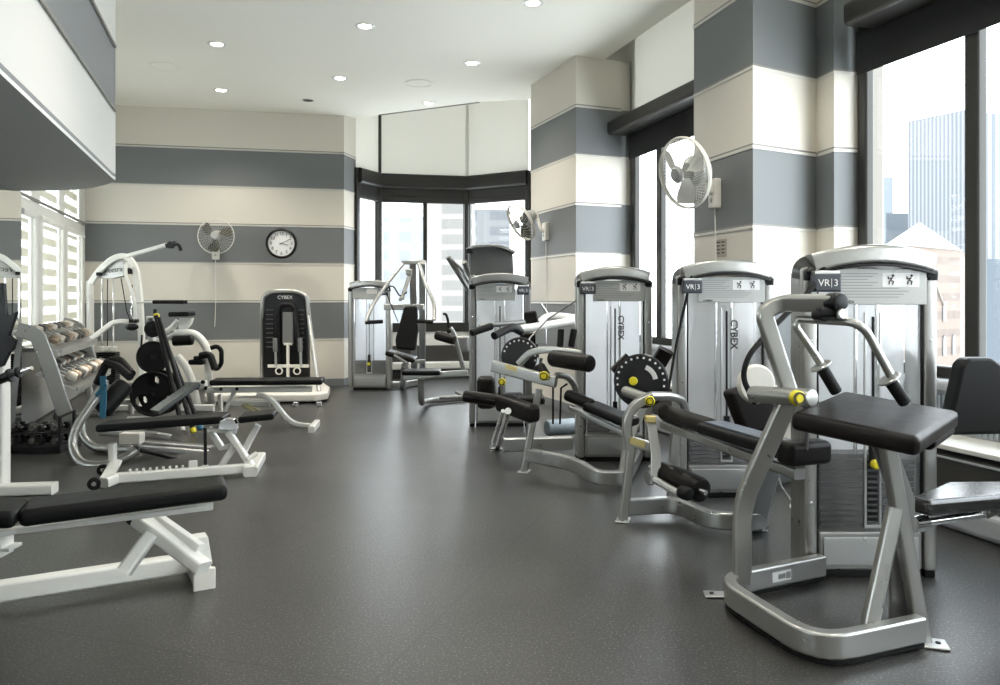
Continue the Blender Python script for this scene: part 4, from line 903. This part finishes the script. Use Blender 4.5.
# --- press rack at the left edge
rk = thing('press_rack', (-3.1, 5.2, 0), 'white barbell rack upright with black hooks cut off by the left edge', 'weight rack')
bm = NB(); bar(bm, [g(-3,492,.0), p(-3,335,5.33)], .14, .10, up=(0,-1,0)); part('upright', bm, WHT, rk)
bm = NB(); bar(bm, [g(-40,491,.035), g(55,488,.035)], .12, .07); part('base_foot', bm, WHT, rk)
bm = NB(); prism(bm, [p(x, y, 5.2) for x, y in ((-14,283), (4,283), (5,318), (17,311), (11,328), (7,336), (16,340), (13,350), (8,352), (3,366), (-14,372))], (0,.03,0), .006); part('bar_hook_plate', bm, BPL, rk)
bm = NB(); tube(bm, [p(-30,546,3.6), p(2,540,3.5)], .02); bm.free()
bb_ = thing('barbell', p(0,381,5.1), 'black ended barbell resting in the white rack at the left edge', 'barbell')
bm = NB(); tube(bm, [p(-40,393,5.15), p(32,368,5.1)], .015, n=14); part('shaft', bm, CHR, bb_)
bm = NB(); roller(bm, p(-22,387,5.14), p(9,376,5.11), .032); part('collar', bm, BPL, bb_); bm = NB(); roller(bm, p(9,376,5.11), p(12,375,5.11), .045); roller(bm, p(17,373,5.11), p(20,372,5.11), .035); part('end_ring', bm, BPL, bb_)
# --- middle adjustable bench
mb = thing('adjustable_bench', (-2.4, 5.9, 0), 'white framed adjustable bench with two black pads in the middle of the left side', 'bench', 'white framed benches')
a, b = g(116,478,.05), g(250,468,.05); d0 = (b-a).normalized(); sd = V((-d0.y, d0.x, 0))
bm = NB(); bar(bm, [a, b], .06, .07); ra = part('base_rail', bm, WHT, mb)
bm = NB()
for i in range(9): box(bm, a.lerp(b,.10+.048*i)+V((0,0,.042)), d0*.008, sd*.02, V((0,0,.012)), .002)
part('ladder_teeth', bm, WHT, mb, ra)
bm = NB(); box(bm, a.lerp(b,.56)+V((0,0,.055)), d0*.03, sd*.012, V((0,0,.03)), .008); part('lug', bm, WHT, mb, ra)
bm = NB(); bar(bm, [g(250,471,.035)-sd*.04, g(262,463,.035)+sd*.26], .10, .07); part('end_foot', bm, WHT, mb)
bm = NB(); bar(bm, [g(104,483,.04), a+V((0,0,.0)), ], .07, .07, up=(0,0,1)); bar(bm, [g(104,483,.03), p(116,462,5.9)], .05, .08, up=(0,-1,0)); part('wheel_end', bm, WHT, mb)
bm = NB(); bar(bm, [p(112.5,476,5.85), p(112.5,443,5.85)], .05, .055, up=(0,-1,0)); part('short_post', bm, WHT, mb)
for q in (g(94,486,.03), g(103,472,.03)):
    bm = NB(); disc(bm, q+V((0,0,.015)), sd, .042, .03, .006, 20); w_ = part('wheel', bm, RUB, mb); bm = NB(); disc(bm, q+V((0,0,.015)), sd, .015, .04, .002, 12); part('axle', bm, CHR, mb, w_)
bm = NB(); slabpad(bm, p(95,433,5.75), p(223,424,5.85), .27, .055, .018); part('back_pad', bm, BLK, mb)
bm = NB(); slabpad(bm, p(238,424,5.82), p(274,420,5.86), .27, .05, .018); part('seat_pad', bm, BLK, mb)
bm = NB(); bar(bm, [p(205,430,5.9), p(236,431,5.9)], .05, .03); part('hinge_bar', bm, WHT, mb)
bm = NB(); prism(bm, [p(x, y, 5.84) for x, y in ((218,430), (220,421), (226,418), (233,419), (236,424), (236,430))], (0,.05,0), .004); part('hinge_plate', bm, CHR, mb)
for nm, q in (('main_leg', [p(228,432,5.88), p(253,468,5.88)]), ('cross_leg', [p(236,444,5.9), p(220,468,5.9)]), ('rear_leg', [p(258,425,6.0), p(242,455,6.0)]), ('inner_leg', [p(208,428,5.95), p(222,448,5.95), p(235,445,5.95)])):
    bm = NB(); bar(bm, q, .045, .055, up=(0,-1,0)); part(nm, bm, WHT, mb)
bm = NB(); roller(bm, p(247,460,5.85), p(257,453,5.9), .018); part('pop_pin', bm, WHT, mb)
bm = NB(); tube(bm, [p(205,428,5.85), p(205.5,466,5.85)], .012, n=10); part('support_rod', bm, BPL, mb)
bm = NB(); box(bm, p(205,467,5.84), (.02,0,0), (0,.02,0), (0,0,.015), .004); part('rod_shoe', bm, WHT, mb)
# --- far flat bench
xb = thing('flat_bench', (-2.4, 8.1, 0), 'white framed flat bench with one long black pad, farthest of the benches', 'bench', 'white framed benches')
bm = NB(); slabpad(bm, p(209,386,7.85), p(322,385,7.95), .28, .055, .018); part('pad', bm, BLK, xb)
bm = NB(); bar(bm, [p(208,390,7.95), p(312,389,8.02)], .05, .055); ra = part('top_rail', bm, WHT, xb); bolts(xb, [p(221,389,7.9), p(237,389,7.91)], (0,1,0), ra, .016)
bm = NB(); bar(bm, [p(257,394,8.0), p(270,398,8.0), p(292,424,8.0), p(312,426,8.0)], .045, .055, r=.12, up=(0,-1,0)); part('curved_leg', bm, WHT, xb)
bm = NB(); bar(bm, [g(311,430,.03), g(317,423,.03)], .06, .07); part('end_foot', bm, WHT, xb)
bm = NB(); bar(bm, [p(234,392,8.0), p(222,418,8.0)], .04, .05, up=(0,-1,0)); part('front_leg', bm, WHT, xb)
bm = NB(); bar(bm, [p(220,394,8.3), p(221,414,8.3)], .04, .05, up=(0,-1,0)); part('rear_leg', bm, WHT, xb)
bm = NB(); bar(bm, [p(228,403,8.1), p(270,404,8.1)], .04, .05); bar(bm, [p(236,397,8.1), p(262,397,8.1)], .02, .02); part('cross_rail', bm, WHT, xb)
bm = NB(); bar(bm, [p(242,405,8.0), p(255,412,7.9)], .012, .02); bar(bm, [p(246,404,8.0), p(259,411,7.95)], .012, .02); part('gold_label', bm, mat('pale_gold', (.6,.56,.3), .5), xb)
bm = NB(); bar(bm, [g(216,424,.025), g(232,424,.025)], .05, .05); bar(bm, [g(218,424,.03), p(222,416,8.0)], .04,.05, up=(0,-1,0)); part('front_foot', bm, WHT, xb)
# --- silver abdominal bench
ab = thing('abdominal_bench', (-3.0, 6.4, 0), 'silver tubular abdominal bench with black foam handles and a blue band', 'bench')
bm = NB(); tube(bm, [p(107,383,6.5), p(77,425,6.35), p(71,446,6.3), p(80,465,6.2), p(105,466,6.2), p(125,458,6.25), p(136,450,6.3)], .036, r=.16); part('front_tube', bm, SIL, ab)
bm = NB(); tube(bm, [p(106,380,6.9), p(82,418,6.75), p(81,436,6.7), p(94,448,6.7), p(136,450,6.5)], .034, r=.16); part('rear_tube', bm, SIL, ab)
bm = NB(); tube(bm, [p(106,363,6.5), p(117,366,6.45), p(130,377,6.3)], .032, r=.05); part('foam_handle', bm, RUB, ab)
bm = NB(); tube(bm, [p(108,364,6.7), p(114,359,6.7), p(120,360,6.65), p(132,374,6.5)], .032, r=.05); part('foam_handle', bm, RUB, ab)
bm = NB(); tube(bm, [p(106,364,6.5), p(97,384,6.5)], .032); part('foam_sleeve', bm, RUB, ab)
bm = NB(); bar(bm, [p(103,376,6.42), p(103.5,395,6.40), p(102.5,418,6.4)], .05, .012, up=(0,-1,0)); bar(bm, [p(106,384,6.4), p(96,396,6.4)], .03, .012, up=(0,-1,0)); part('blue_band', bm, BLU, ab)
bm = NB(); box(bm, p(132,438,6.45), (.085,0,-.0), (0,.05,0), (0,0,.045), .008); part('white_bracket', bm, WPL, ab)
bm = NB(); disc(bm, p(131,448,6.4), (0,1,0), .028, .03); part('pivot', bm, SIL, ab)
for nm, q in (('upper_rail', [p(100,432,6.6), p(150,434,6.6), p(170,437,6.7)]), ('lower_rail', [p(138,447,6.5), p(238,456,6.9)]), ('strut', [p(140,450,6.4), p(190,462,6.5)])):
    bm = NB(); bar(bm, q, .05, .05 if nm != 'strut' else .025); part(nm, bm, SIL if nm != 'strut' else BPL, ab)
bm = NB(); bar(bm, [p(144,444,6.7), p(238,451,7.1)], .12, .06); part('long_rail', bm, SILD, ab)
bm = NB(); q = [p(155,412,6.55), p(195,384,6.75)]; bar(bm, q, .30, .035, up=(-.4,-.2,1)); part('slanted_board', bm, mat('dark_teal_vinyl', (.035,.045,.045), .3), ab)
bm = NB(); q = [p(121,402,7.0), p(92,424,6.75)]; roller(bm, p(125,384,7.0), p(101,411,6.8), .085); part('side_pad', bm, BLK, ab)
# --- dumbbell rack along the window wall
Rk = V((-3.70, 7.0, 0)); dU = U.copy(); nW = V((-.951,-.309,0))    # along the wall, towards the wall
dr = thing('dumbbell_rack', Rk, 'grey steel two tier dumbbell rack under the banded blinds', 'weight rack')
Ln = 1.85
def RP(s, w, z): return Rk+dU*s+nW*w+V((0,0,z))
tiers = [(.13, .80, .17), (.0, .47, .17)]         # offset from front, height of front lip, rise
for s in (0, Ln):
    bm = NB(); bar(bm, [RP(s,.46,1.02), RP(s,.31,.98), RP(s,.22,.72), RP(s,.02,.02)], .125, .04, r=.06, up=dU); ue = part('end_upright', bm, SIL, dr)
    bm = NB(); bar(bm, [RP(s,-.04,.02), RP(s,.55,.02)], .06, .04); part('floor_foot', bm, SILD, dr, ue)
    bm = NB(); bar(bm, [RP(s,.44,1.0), RP(s,.52,.04)], .05, .03, up=dU); part('rear_strut', bm, SILD, dr, ue)
for w0, z0, rise in tiers:
    bm = NB(); a0 = RP(0,w0+.16,z0+.09); bar(bm, [a0, a0+dU*Ln], .36, .012, up=(nW*-.45+V((0,0,1))).normalized()); tr = part('shelf', bm, ALU, dr)
    bm = NB(); bar(bm, [RP(0,w0-.0,z0+.015), RP(Ln,w0-.0,z0+.015)], .02, .06); part('shelf_lip', bm, ALU, dr, tr)
def dumbbell(c, ax, r, L_, lab, m=CHR, hexa=False, name='dumbbell', grp='dumbbells on the rack'):
    o = thing(name, c, lab, 'dumbbell', grp); ax = V(ax).normalized(); c = V(c)
    bm = NB(); tube(bm, [c-ax*L_*.3, c+ax*L_*.3], r*.36, n=10); part('handle', bm, CHR, o)
    for s in (-1, 1):
        bm = NB(); k = c+ax*s*L_*.33; lathe(bm, k-ax*s*L_*.14, ax*s, [(0,0), (r*.8,.0), (r,L_*.05), (r,L_*.22), (r*.82,L_*.28), (0,L_*.28)], 6 if hexa else 16); part('weight', bm, m, o)
    return o
random.seed(3)
nm_ = ['nearest','second','third','fourth','fifth','sixth','seventh','eighth','ninth','tenth']
tilt = (nW+V((0,0,.45))).normalized()
DBM = [mat('worn_steel_weight', (.36,.29,.22), .35, .7), mat('dark_steel_weight', (.10,.095,.09), .4, .5), mat('pale_steel_weight', (.62,.58,.52), .35, .5)]
protos = {}
def place_db(i, c, r, L_, m, k, hexa, lab, grp):
    key = (m.name, r, L_, hexa, grp)
    ax = tilt
    if key not in protos: protos[key] = dumbbell(c, ax, r, L_, lab, m, hexa, grp=grp)
    else: dup(protos[key], c, None, lab, grp)
for i in range(9):
    r = .042; m = DBM[(0,2,1,0,2,1,1,0,2)[i]]
    place_db(i, RP(.12+.20*i, .13+.16, .80+.09+.075), r, .30, m, i, True, f'{nm_[i]} dumbbell from the front end on the upper tier of the grey rack', 'dumbbells on the upper tier')
for i in range(10):
    r = .046; m = DBM[(2,0,1,2,0,1,2,0,2,1)[i]]
    place_db(i, RP(.11+.18*i, .16, .47+.09+.079), r, .32, m, i, False, f'{nm_[i]} dumbbell from the front end on the lower tier of the grey rack', 'dumbbells on the lower tier')
# low tray with small weights
ty = g(70,452)+V((0,.02,0)); tr_ = thing('weight_tray', g(48,450), 'low black tray holding small dumbbells by the left wall', 'weight rack')
ta, tb = g(22,453), g(60,453)
dT = (tb-ta).normalized(); nT = V((-dT.y, dT.x, 0)); ta = tb-dT*.58
bm = NB(); box(bm, (ta+tb)/2+nT*.11+V((0,0,.03)), dT*.29, nT*.12, V((0,0,.03)), .006); part('base', bm, BPL, tr_)
for s in (0, 1):
    q = ta.lerp(tb, s); bm = NB(); bar(bm, [q+nT*.0+V((0,0,.0)), q+V((0,0,.30)), q+nT*.22+V((0,0,.32)), q+nT*.22], .03, .02, up=dT); part('side_frame', bm, BPL, tr_)
for z in (.16,):
    bm = NB(); box(bm, (ta+tb)/2+nT*.11+V((0,0,z)), dT*.29, nT*.11, V((0,0,.006)), .002); part('shelf', bm, BPL, tr_)
k = 0
for z, wds in ((.10, 'bottom'), (.205, 'top')):
    for row in range(2):
        for i in range(6):
            c = ta+dT*(.05+.094*i)+nT*(.045+.115*row)+V((0,0,z))
            key = ('tray', (i+row) % 2)
            lab = f'{("leftmost","second","third","fourth","fifth","rightmost")[i]} small dumbbell in the {("front","rear")[row]} row of the black tray, {wds} layer'
            if key not in protos: protos[key] = dumbbell(c, (nT+dT*.25*(1-2*((i+row) % 2))), .032, .11, lab, DBM[1] if (i+row) % 2 else BPL, True, grp='small dumbbells in the tray')
            else: dup(protos[key], c, None, lab)
# --- plate tree
pt = thing('plate_tree', (-3.4, 8.25, 0), 'white plate tree carrying three sizes of black plates', 'weight rack')
Yt = 8.3
bm = NB(); bar(bm, [p(152,318,Yt), p(152,412,Yt)], .06, .08, up=(0,-1,0)); part('mast', bm, WHT, pt)
bm = NB(); box(bm, p(152,319,Yt), (.05,0,0), (0,.04,0), (0,0,.03), .01); part('top_block', bm, WHT, pt)
bm = NB(); roller(bm, p(155,318,8.2), p(155,309,8.2), .018); pk = part('peg', bm, BPL, pt); bm = NB(); disc(bm, p(156.5,316,8.15), (0,1,0), .03, .03); part('yellow_cap', bm, YEL, pt, pk)
bm = NB(); bar(bm, [g(128,420,.05), g(178,420,.05)], .06, .07); bar(bm, [g(152,425,.05), g(152,418,.05)], .06, .07); part('base', bm, WHT, pt)
bm = NB(); bar(bm, [p(131,400,8.4), p(131,414,8.4)], .05,.05, up=(0,-1,0)); bar(bm, [p(121,402,8.4), p(134,401,8.4)], .05,.05); part('side_bracket', bm, WHT, pt)
for y in (329, 357, 394):
    bm = NB(); tube(bm, [p(153,y,Yt+.02), p(153.5,y,8.06)], .022, n=12); part('plate_horn', bm, IRN, pt)
def plate(cx, cy, Y, R, th, lab, holes):
    c = p(cx, cy, Y); ax = V((.12,-1,0)).normalized(); o = thing('weight_plate', c, lab, 'weight plate', 'plates on the plate tree'); t, s, u = frame(ax, V((0,0,1)))
    # plate with real grip openings
    n = 60; ro = R; rh = R*.24; hc = R*.58
    bm = NB(); lathe(bm, c, ax, [(R*.86,-th/2+.006), (R*.90,-th/2), (R-.006,-th/2), (R,-th/2+.006), (R,th/2-.006), (R-.006,th/2), (R*.90,th/2), (R*.86,th/2-.006)], 48)
    part('rim', bm, IRN, o)
    bm = NB()
    def hole(rr, a):   # inside a grip opening?
        for k in range(3):
            b = math.radians(90+120*k); dx, dy = rr*math.cos(a)-hc*math.cos(b), rr*math.sin(a)-hc*math.sin(b)
            if dx*dx+dy*dy < rh*rh: return True
    NR, NA = 16, 90; grid = [[None]*NA for _ in range(NR+1)]
    vv = {}
    def vert(i, j):
        j %= NA
        if (i, j) not in vv:
            rr = R*(.10+.78*i/NR); a = 2*math.pi*j/NA; vv[(i, j)] = bm.verts.new(c+ax*(th/2-.009)+(s*math.cos(a)+u*math.sin(a))*rr)
        return vv[(i, j)]
    for i in range(NR):
        for j in range(NA):
            rr = R*(.10+.78*(i+.5)/NR); a = 2*math.pi*(j+.5)/NA
            if holes and hole(rr, a): continue
            bm.faces.new((vert(i,j), vert(i+1,j), vert(i+1,j+1), vert(i,j+1)))
    bmesh.ops.solidify(bm, geom=bm.faces[:], thickness=.014); part('web', bm, IRN, o)
    bm = NB(); lathe(bm, c, ax, [(.026,-th/2), (R*.2+.01,-th/2), (R*.2+.01,th/2), (.026,th/2), (.026,-th/2)], 24); part('hub', bm, IRN, o)
plate(153,329,8.12,.085,.03,'small black weight plate at the top of the white plate tree', False)
plate(153,357,8.12,.162,.035,'medium black weight plate in the middle of the white plate tree', False)
plate(153.5,394,8.10,.228,.04,'large front black weight plate with three grip holes at the bottom of the plate tree', True)
plate(161,392,8.22,.228,.04,'large black weight plate tucked behind the front one on the plate tree', True)
for k, (a, b, tip) in enumerate(((p(156,316,8.0), g(182,428,.05), 0), (p(159,318,7.9), g(193,430,.05), 1), (p(161,330,7.95), g(200,427,.05), 2))):
    o = thing('body_bar', b, ('long black bar with a clear tip leaning on the plate tree, leftmost of three', 'long black bar with a yellow tip leaning on the plate tree, middle of three', 'long black bar with a blue tip leaning on the plate tree, rightmost of three')[k], 'exercise bar', 'leaning black bars')
    bm = NB(); tube(bm, [a, b], .022, n=12); part('shaft', bm, BPL, o)
    bm = NB(); roller(bm, b+(a-b).normalized()*.02, b-(a-b).normalized()*.03, .027); part('tip', bm, (WPL, YEL, BLU)[tip], o)
# --- white cable multi gym in the corner
mg = thing('cable_multi_gym', (-4.2, 9.5, 0), 'white cable pulldown machine with a silver shroud in the far left corner', 'exercise machine')
Yg = 9.4
bm = NB(); bar(bm, [g(143,411,.0)+V((0,.0,0)), p(142,345,Yg), p(140,300,Yg), p(136,268,Yg), p(127,255,Yg), p(113,258,Yg), p(98,272,Yg), p(91,283,Yg)], .07, .06, r=.25, up=(0,-1,0)); part('main_frame', bm, WHT, mg)
bm = NB(); bar(bm, [p(133,268,9.3), p(126,262,9.3), p(125.5,276,9.25), p(134,296,9.25), p(136,330,9.3)], .035, .04, r=.12, up=(0,-1,0)); part('inner_tube', bm, WHT, mg)
bm = NB(); prism(bm, [p(x, y, 9.44) for x, y in ((93,278), (100,270), (110,261), (121,257), (124,263), (124,276), (112,278.5))], (0,.10,0), .01); hd = part('head_shroud', bm, ALU, mg)
bm = lettering('Vectra', .085, p(113,270,9.42), (1,0,.12), (-.12,0,1)); part('shroud_lettering', bm, INK, mg, hd, smooth=False)
for q in ((99,274,.024), (129,271,.045)):
    bm = NB(); box(bm, p(q[0], q[1], 9.38), (q[2],0,0), (0,.03,0), (0,0,q[2]*.8), .008); part('pulley_block', bm, BPL, mg, hd)
bm = NB(); bar(bm, [p(127,256,9.3), p(167,245,9.0)], .045, .045); bo = part('boom', bm, WHT, mg)
bm = NB(); disc(bm, p(171,245,8.95), (0,1,0), .04, .05); bar(bm, [p(166,246,8.95), p(176,243,8.95)], .04, .05); tube(bm, [p(173,244,8.95), p(179,244.5,8.9), p(181,251,8.9)], .02, r=.03); part('pulley_hook', bm, BPL, mg, bo)
bm = NB(); bar(bm, [p(90,281,9.7), p(90.5,337,9.7), g(91,400,.0)], .05, .10, up=(0,-1,0)); part('rear_post', bm, WHT, mg)
for x, m in ((102,CHR), (107.5,BPL), (113.5,CHR)):
    bm = NB(); tube(bm, [p(x,279,9.5), p(x,347,9.5)], .010 if m is CHR else .006, n=8); part('guide_rod', bm, m, mg)
bm = NB(); tube(bm, [p(121,278,9.35), p(127,312,9.3), p(131,322,9.3)], .006, n=6); tube(bm, [p(132,285,9.3), p(133,318,9.3)], .008, n=6); part('cable', bm, RUB, mg)
bm = NB(); tube(bm, [p(134,290,9.28), p(131,297,9.28), p(133.5,304,9.28), p(131,311,9.28), p(134,318,9.28)], .012, r=.04, n=8); part('chain', bm, CHR, mg)
bm = NB(); bar(bm, [p(74,349,9.0), p(90,340,9.1), p(112,323,9.3), p(122,321,9.3), p(140,324,9.4)], .055, .06, r=.15, up=(0,-1,0)); part('press_arm', bm, WHT, mg)
bm = NB(); blob(bm, p(132,327,9.2), .06, (1.3,.6,.7)); box(bm, p(134,321,9.25), (.05,0,0), (0,.03,0), (0,0,.02), .008); part('pivot_knuckle', bm, BPL, mg)
bm = NB(); z = .06
abz = p(98,352,9.5).z
while z < abz: box(bm, p(108,350,9.5)*1+V((0,0,z-p(108,350,9.5).z)), (.115,0,0), (0,.06,0), (0,0,.011), .003); z += .025
ws = part('weight_stack', bm, BPL, mg)
for x in (101.5, 108, 114.5):
    bm = NB(); box(bm, p(x,349,9.42), (.025,0,0), (0,.03,0), (0,0,.03), .008); part('stack_bushing', bm, WPL, mg, ws)
bm = NB(); bar(bm, [g(88,408,.04), g(150,408,.04)], .06, .07); bar(bm, [g(92,401,.04), g(90,409,.04)], .06, .07); part('base_rail', bm, WHT, mg)
bm = NB(); tube(bm, [p(142,335,9.35), p(141,352,9.3), p(139.5,362,9.3), p(141,380,9.35)], .010, r=.05, n=8); part('loose_cable', bm, RUB, mg)
bm = NB(); bar(bm, [p(107,337,9.6), p(176,333,9.6), ], .03, .03); bm.free()
lb_ = thing('lat_bar', p(154,302,9.25), 'white pulldown bar with a black grip held level on the multi gym', 'exercise bar')
bm = NB(); tube(bm, [p(130,302.5,9.3), p(154,302,9.25)], .012, n=10); part('shaft', bm, WHT, lb_)
bm = NB(); roller(bm, p(153,302,9.25), p(184,302,9.2), .022); roller(bm, p(185,302,9.2), p(187,302,9.2), .022); part('grip', bm, RUB, lb_)
# --- white preacher / leg station
pr = thing('curl_station', (-3.4, 9.2, 0), 'white curved tube exercise station with black seat, roller and elbow pads', 'exercise machine')
Yc = 9.2
bm = NB(); box(bm, p(182,314,9.1), (.115,0,.003), (0,.12,0), (0,0,.028), .02); part('seat', bm, BLK, pr)
bm = NB(); prism(bm, [p(x, y, 9.15) for x, y in ((179,318), (192,318), (190,324), (184,331), (178,331))], (0,.08,0), .008); part('seat_bracket', bm, WHT, pr)
bm = NB(); tube(bm, [p(150,336,9.25), p(163,333,9.2), p(171,329,9.2), p(178,321,9.2)], .034, r=.15); part('seat_tube', bm, WHT, pr)
bm = NB(); tube(bm, [p(175,333.5,9.1), p(194,333,9.1), p(203,341,9.1), p(208,352,9.1), p(209,385,9.1), g(212,404,.03)], .046, r=.3); part('arch_tube', bm, WHT, pr)
bm = NB(); roller(bm, p(173,341,9.0), p(193,340,9.0), .058); part('foam_roller', bm, BLK, pr)
bm = NB(); tube(bm, [p(146,342,9.3), p(165,339,9.2), p(176,334,9.15)], .028, r=.1); part('lower_tube', bm, WHT, pr)
bm = NB(); tube(bm, [p(200,356,8.9), p(210,354,8.9), p(215,369,8.85)], .040, r=.08); part('elbow_sleeve', bm, BLK, pr)
bm = NB(); tube(bm, [p(211,348,9.0), p(217,346,9.0), p(221.5,350,9.0), p(221.5,364,9.0), p(217,369,9.0), p(213,368,9.0)], .026, r=.08); part('loop_handle', bm, BLK, pr)
bm = NB(); box(bm, p(197,362,9.0), (.085,0,0), (0,.05,0), (0,0,.03), .02); box(bm, p(199,358,9.0), (.05,0,0), (0,.05,0), (0,0,.025), .015); part('bumper', bm, BLK, pr)
bm = NB(); tube(bm, [p(178,357,9.3), p(186,366,9.25), p(192,380,9.2), g(198,408,.02)], .045, r=.3); part('rear_arch', bm, WHT, pr)
bm = NB(); box(bm, p(201,385,9.0), (.06,0,0), (0,.05,0), (0,0,.05), .01); bar(bm, [g(182,408,.04), g(214,408,.04)], .07, .08); part('base_block', bm, WHT, pr)
bm = NB(); [disc(bm, p(x, y, 8.92), (0,1,0), .022, .03) for x, y in ((203,382), (197,388), (206,388))]; part('lock_knob', bm, BPL, pr)
# --- black strength machine against the back wall, with its pale platform
ft_ = thing('cable_column_machine', (-2.9, 10.6, 0), 'black cable column machine with rounded silver frame on a pale platform by the back wall', 'exercise machine')
Ym = 10.55
def arc(pts, r): return pts
bm = NB(); prism(bm, [p(x, y, Ym) for x, y in ((263,380), (262,310), (263,298), (268,293), (280,291), (296,291), (303,294), (307,301), (308,380))], (0,.16,0), .03, 3); part('black_panel', bm, BPL, ft_)
bm = NB(); tube(bm, [g(262,394,.0)+V((0,0,.2)), p(262,310,Ym), p(263,296,Ym), p(272,291,Ym), p(297,291,Ym), p(307,296,Ym), p(308.5,315,Ym), g(321,392,.1)+V((0,-.1,0))], .028, r=.14); part('outer_frame', bm, SIL, ft_)
bm = lettering('CYBEX', .065, p(285,297.5,Ym-.02), (1,0,0), (0,0,1), .003); part('panel_lettering', bm, PAP, ft_, smooth=False)
bm = NB(); tube(bm, [p(278,376,Ym-.02), p(278,312,Ym-.02), p(281,305,Ym-.03), p(292,305,Ym-.03), p(296,310,Ym-.03), p(297,330,Ym-.05), p(301,356,Ym-.08)], .03, r=.08); part('inner_frame', bm, BPL, ft_)
bm = NB(); box(bm, p(288,328,Ym-.015), (.07,0,0), (0,.01,0), (0,0,.21), .008); part('grey_plate', bm, mat('grey_plate', (.20,.20,.20), .4), ft_)
for x in (275.5, 300.5):
    bm = NB(); roller(bm, p(x-.5,338,Ym-.12), p(x,352,Ym-.12), .03); hh = part('hand_grip', bm, SILD, ft_)
    bm = NB(); bar(bm, [p(x,351,Ym-.12), p(x+.5,366,Ym-.12)], .03, .03, up=(0,-1,0)); part('grip_strap', bm, ALU, ft_, hh)
bm = NB(); bar(bm, [p(288,343,Ym-.08), p(288,378,Ym-.08)], .035, .05, up=(0,-1,0)); bar(bm, [p(284,344,Ym-.08), p(292,344,Ym-.08)], .03, .03); part('centre_column', bm, WPL, ft_)
bm = NB(); bar(bm, [p(268,366,Ym-.1), p(309,366,Ym-.1)], .03, .04); part('crossbar', bm, WPL, ft_)
for x in (279, 297):
    bm = NB(); lathe(bm, p(x,371,Ym-.14), (0,1,0), [(.035,-.01), (.05,-.01), (.05,.01), (.035,.01), (.035,-.01)], 20); part('pulley', bm, WPL, ft_)
bm = NB()
for s in (-1, 1):
    for i in range(9): box(bm, p(285+s*15.5,310+4.6*i,Ym-.006), (.05-.004*(i % 3),0,0), (0,.004,0), (0,0,.006), 0)
part('panel_print', bm, mat('grey_print', (.09,.09,.09), .5), ft_, smooth=False)
bm = NB(); pa, pb = g(205,397,.0), g(330,394,.0)
prism(bm, [g(204,403,.02), g(316,402,.02), g(328,400,.02), g(330,394,.02), g(322,388,.02), g(210,389,.02)], (0,0,.10), .025, 3); part('platform', bm, WPL, ft_)
bm = NB(); [box(bm, g(x,404,.025), (.03,0,0), (0,.03,0), (0,0,.025), .006) for x in (277, 296, 319)]; part('platform_foot', bm, ALU, ft_)
# --- loose cable on the floor behind the front machine
cc = thing('power_cord', g(790,500), 'thin white cord hanging down to the floor behind the front machine', 'cord')
bm = NB(); tube(bm, [p(776,470,4.4), p(781,486,4.45), g(792,502,.02), g(789,508,.008), g(804,514,.008)], .005, r=.1, n=8); part('cord', bm, WPL, cc)
# ------------------------------------------------------------------ camera and render look
cam = bpy.data.cameras.new('camera'); cam.sensor_width = 36; cam.lens = 28.8; cam.shift_y = -(342.5-HY)/1000; cam.clip_end = 1000; cam.clip_start = .05
co = bpy.data.objects.new('camera', cam); COL.objects.link(co); co.location = (0, 0, CZ); co.rotation_euler = (math.pi/2, 0, 0); SC.camera = co
SC.view_settings.view_transform = 'Standard'; SC.view_settings.look = 'None'; SC.view_settings.gamma = 1; SC.view_settings.use_curve_mapping = False
SC.view_settings.exposure = 0.78
try:
    SC.cycles.use_denoising = True; SC.cycles.max_bounces = 10; SC.cycles.diffuse_bounces = 6; SC.cycles.transparent_max_bounces = 16; SC.cycles.sample_clamp_indirect = 8
    SC.cycles.caustics_reflective = False; SC.cycles.caustics_refractive = False
except Exception: pass
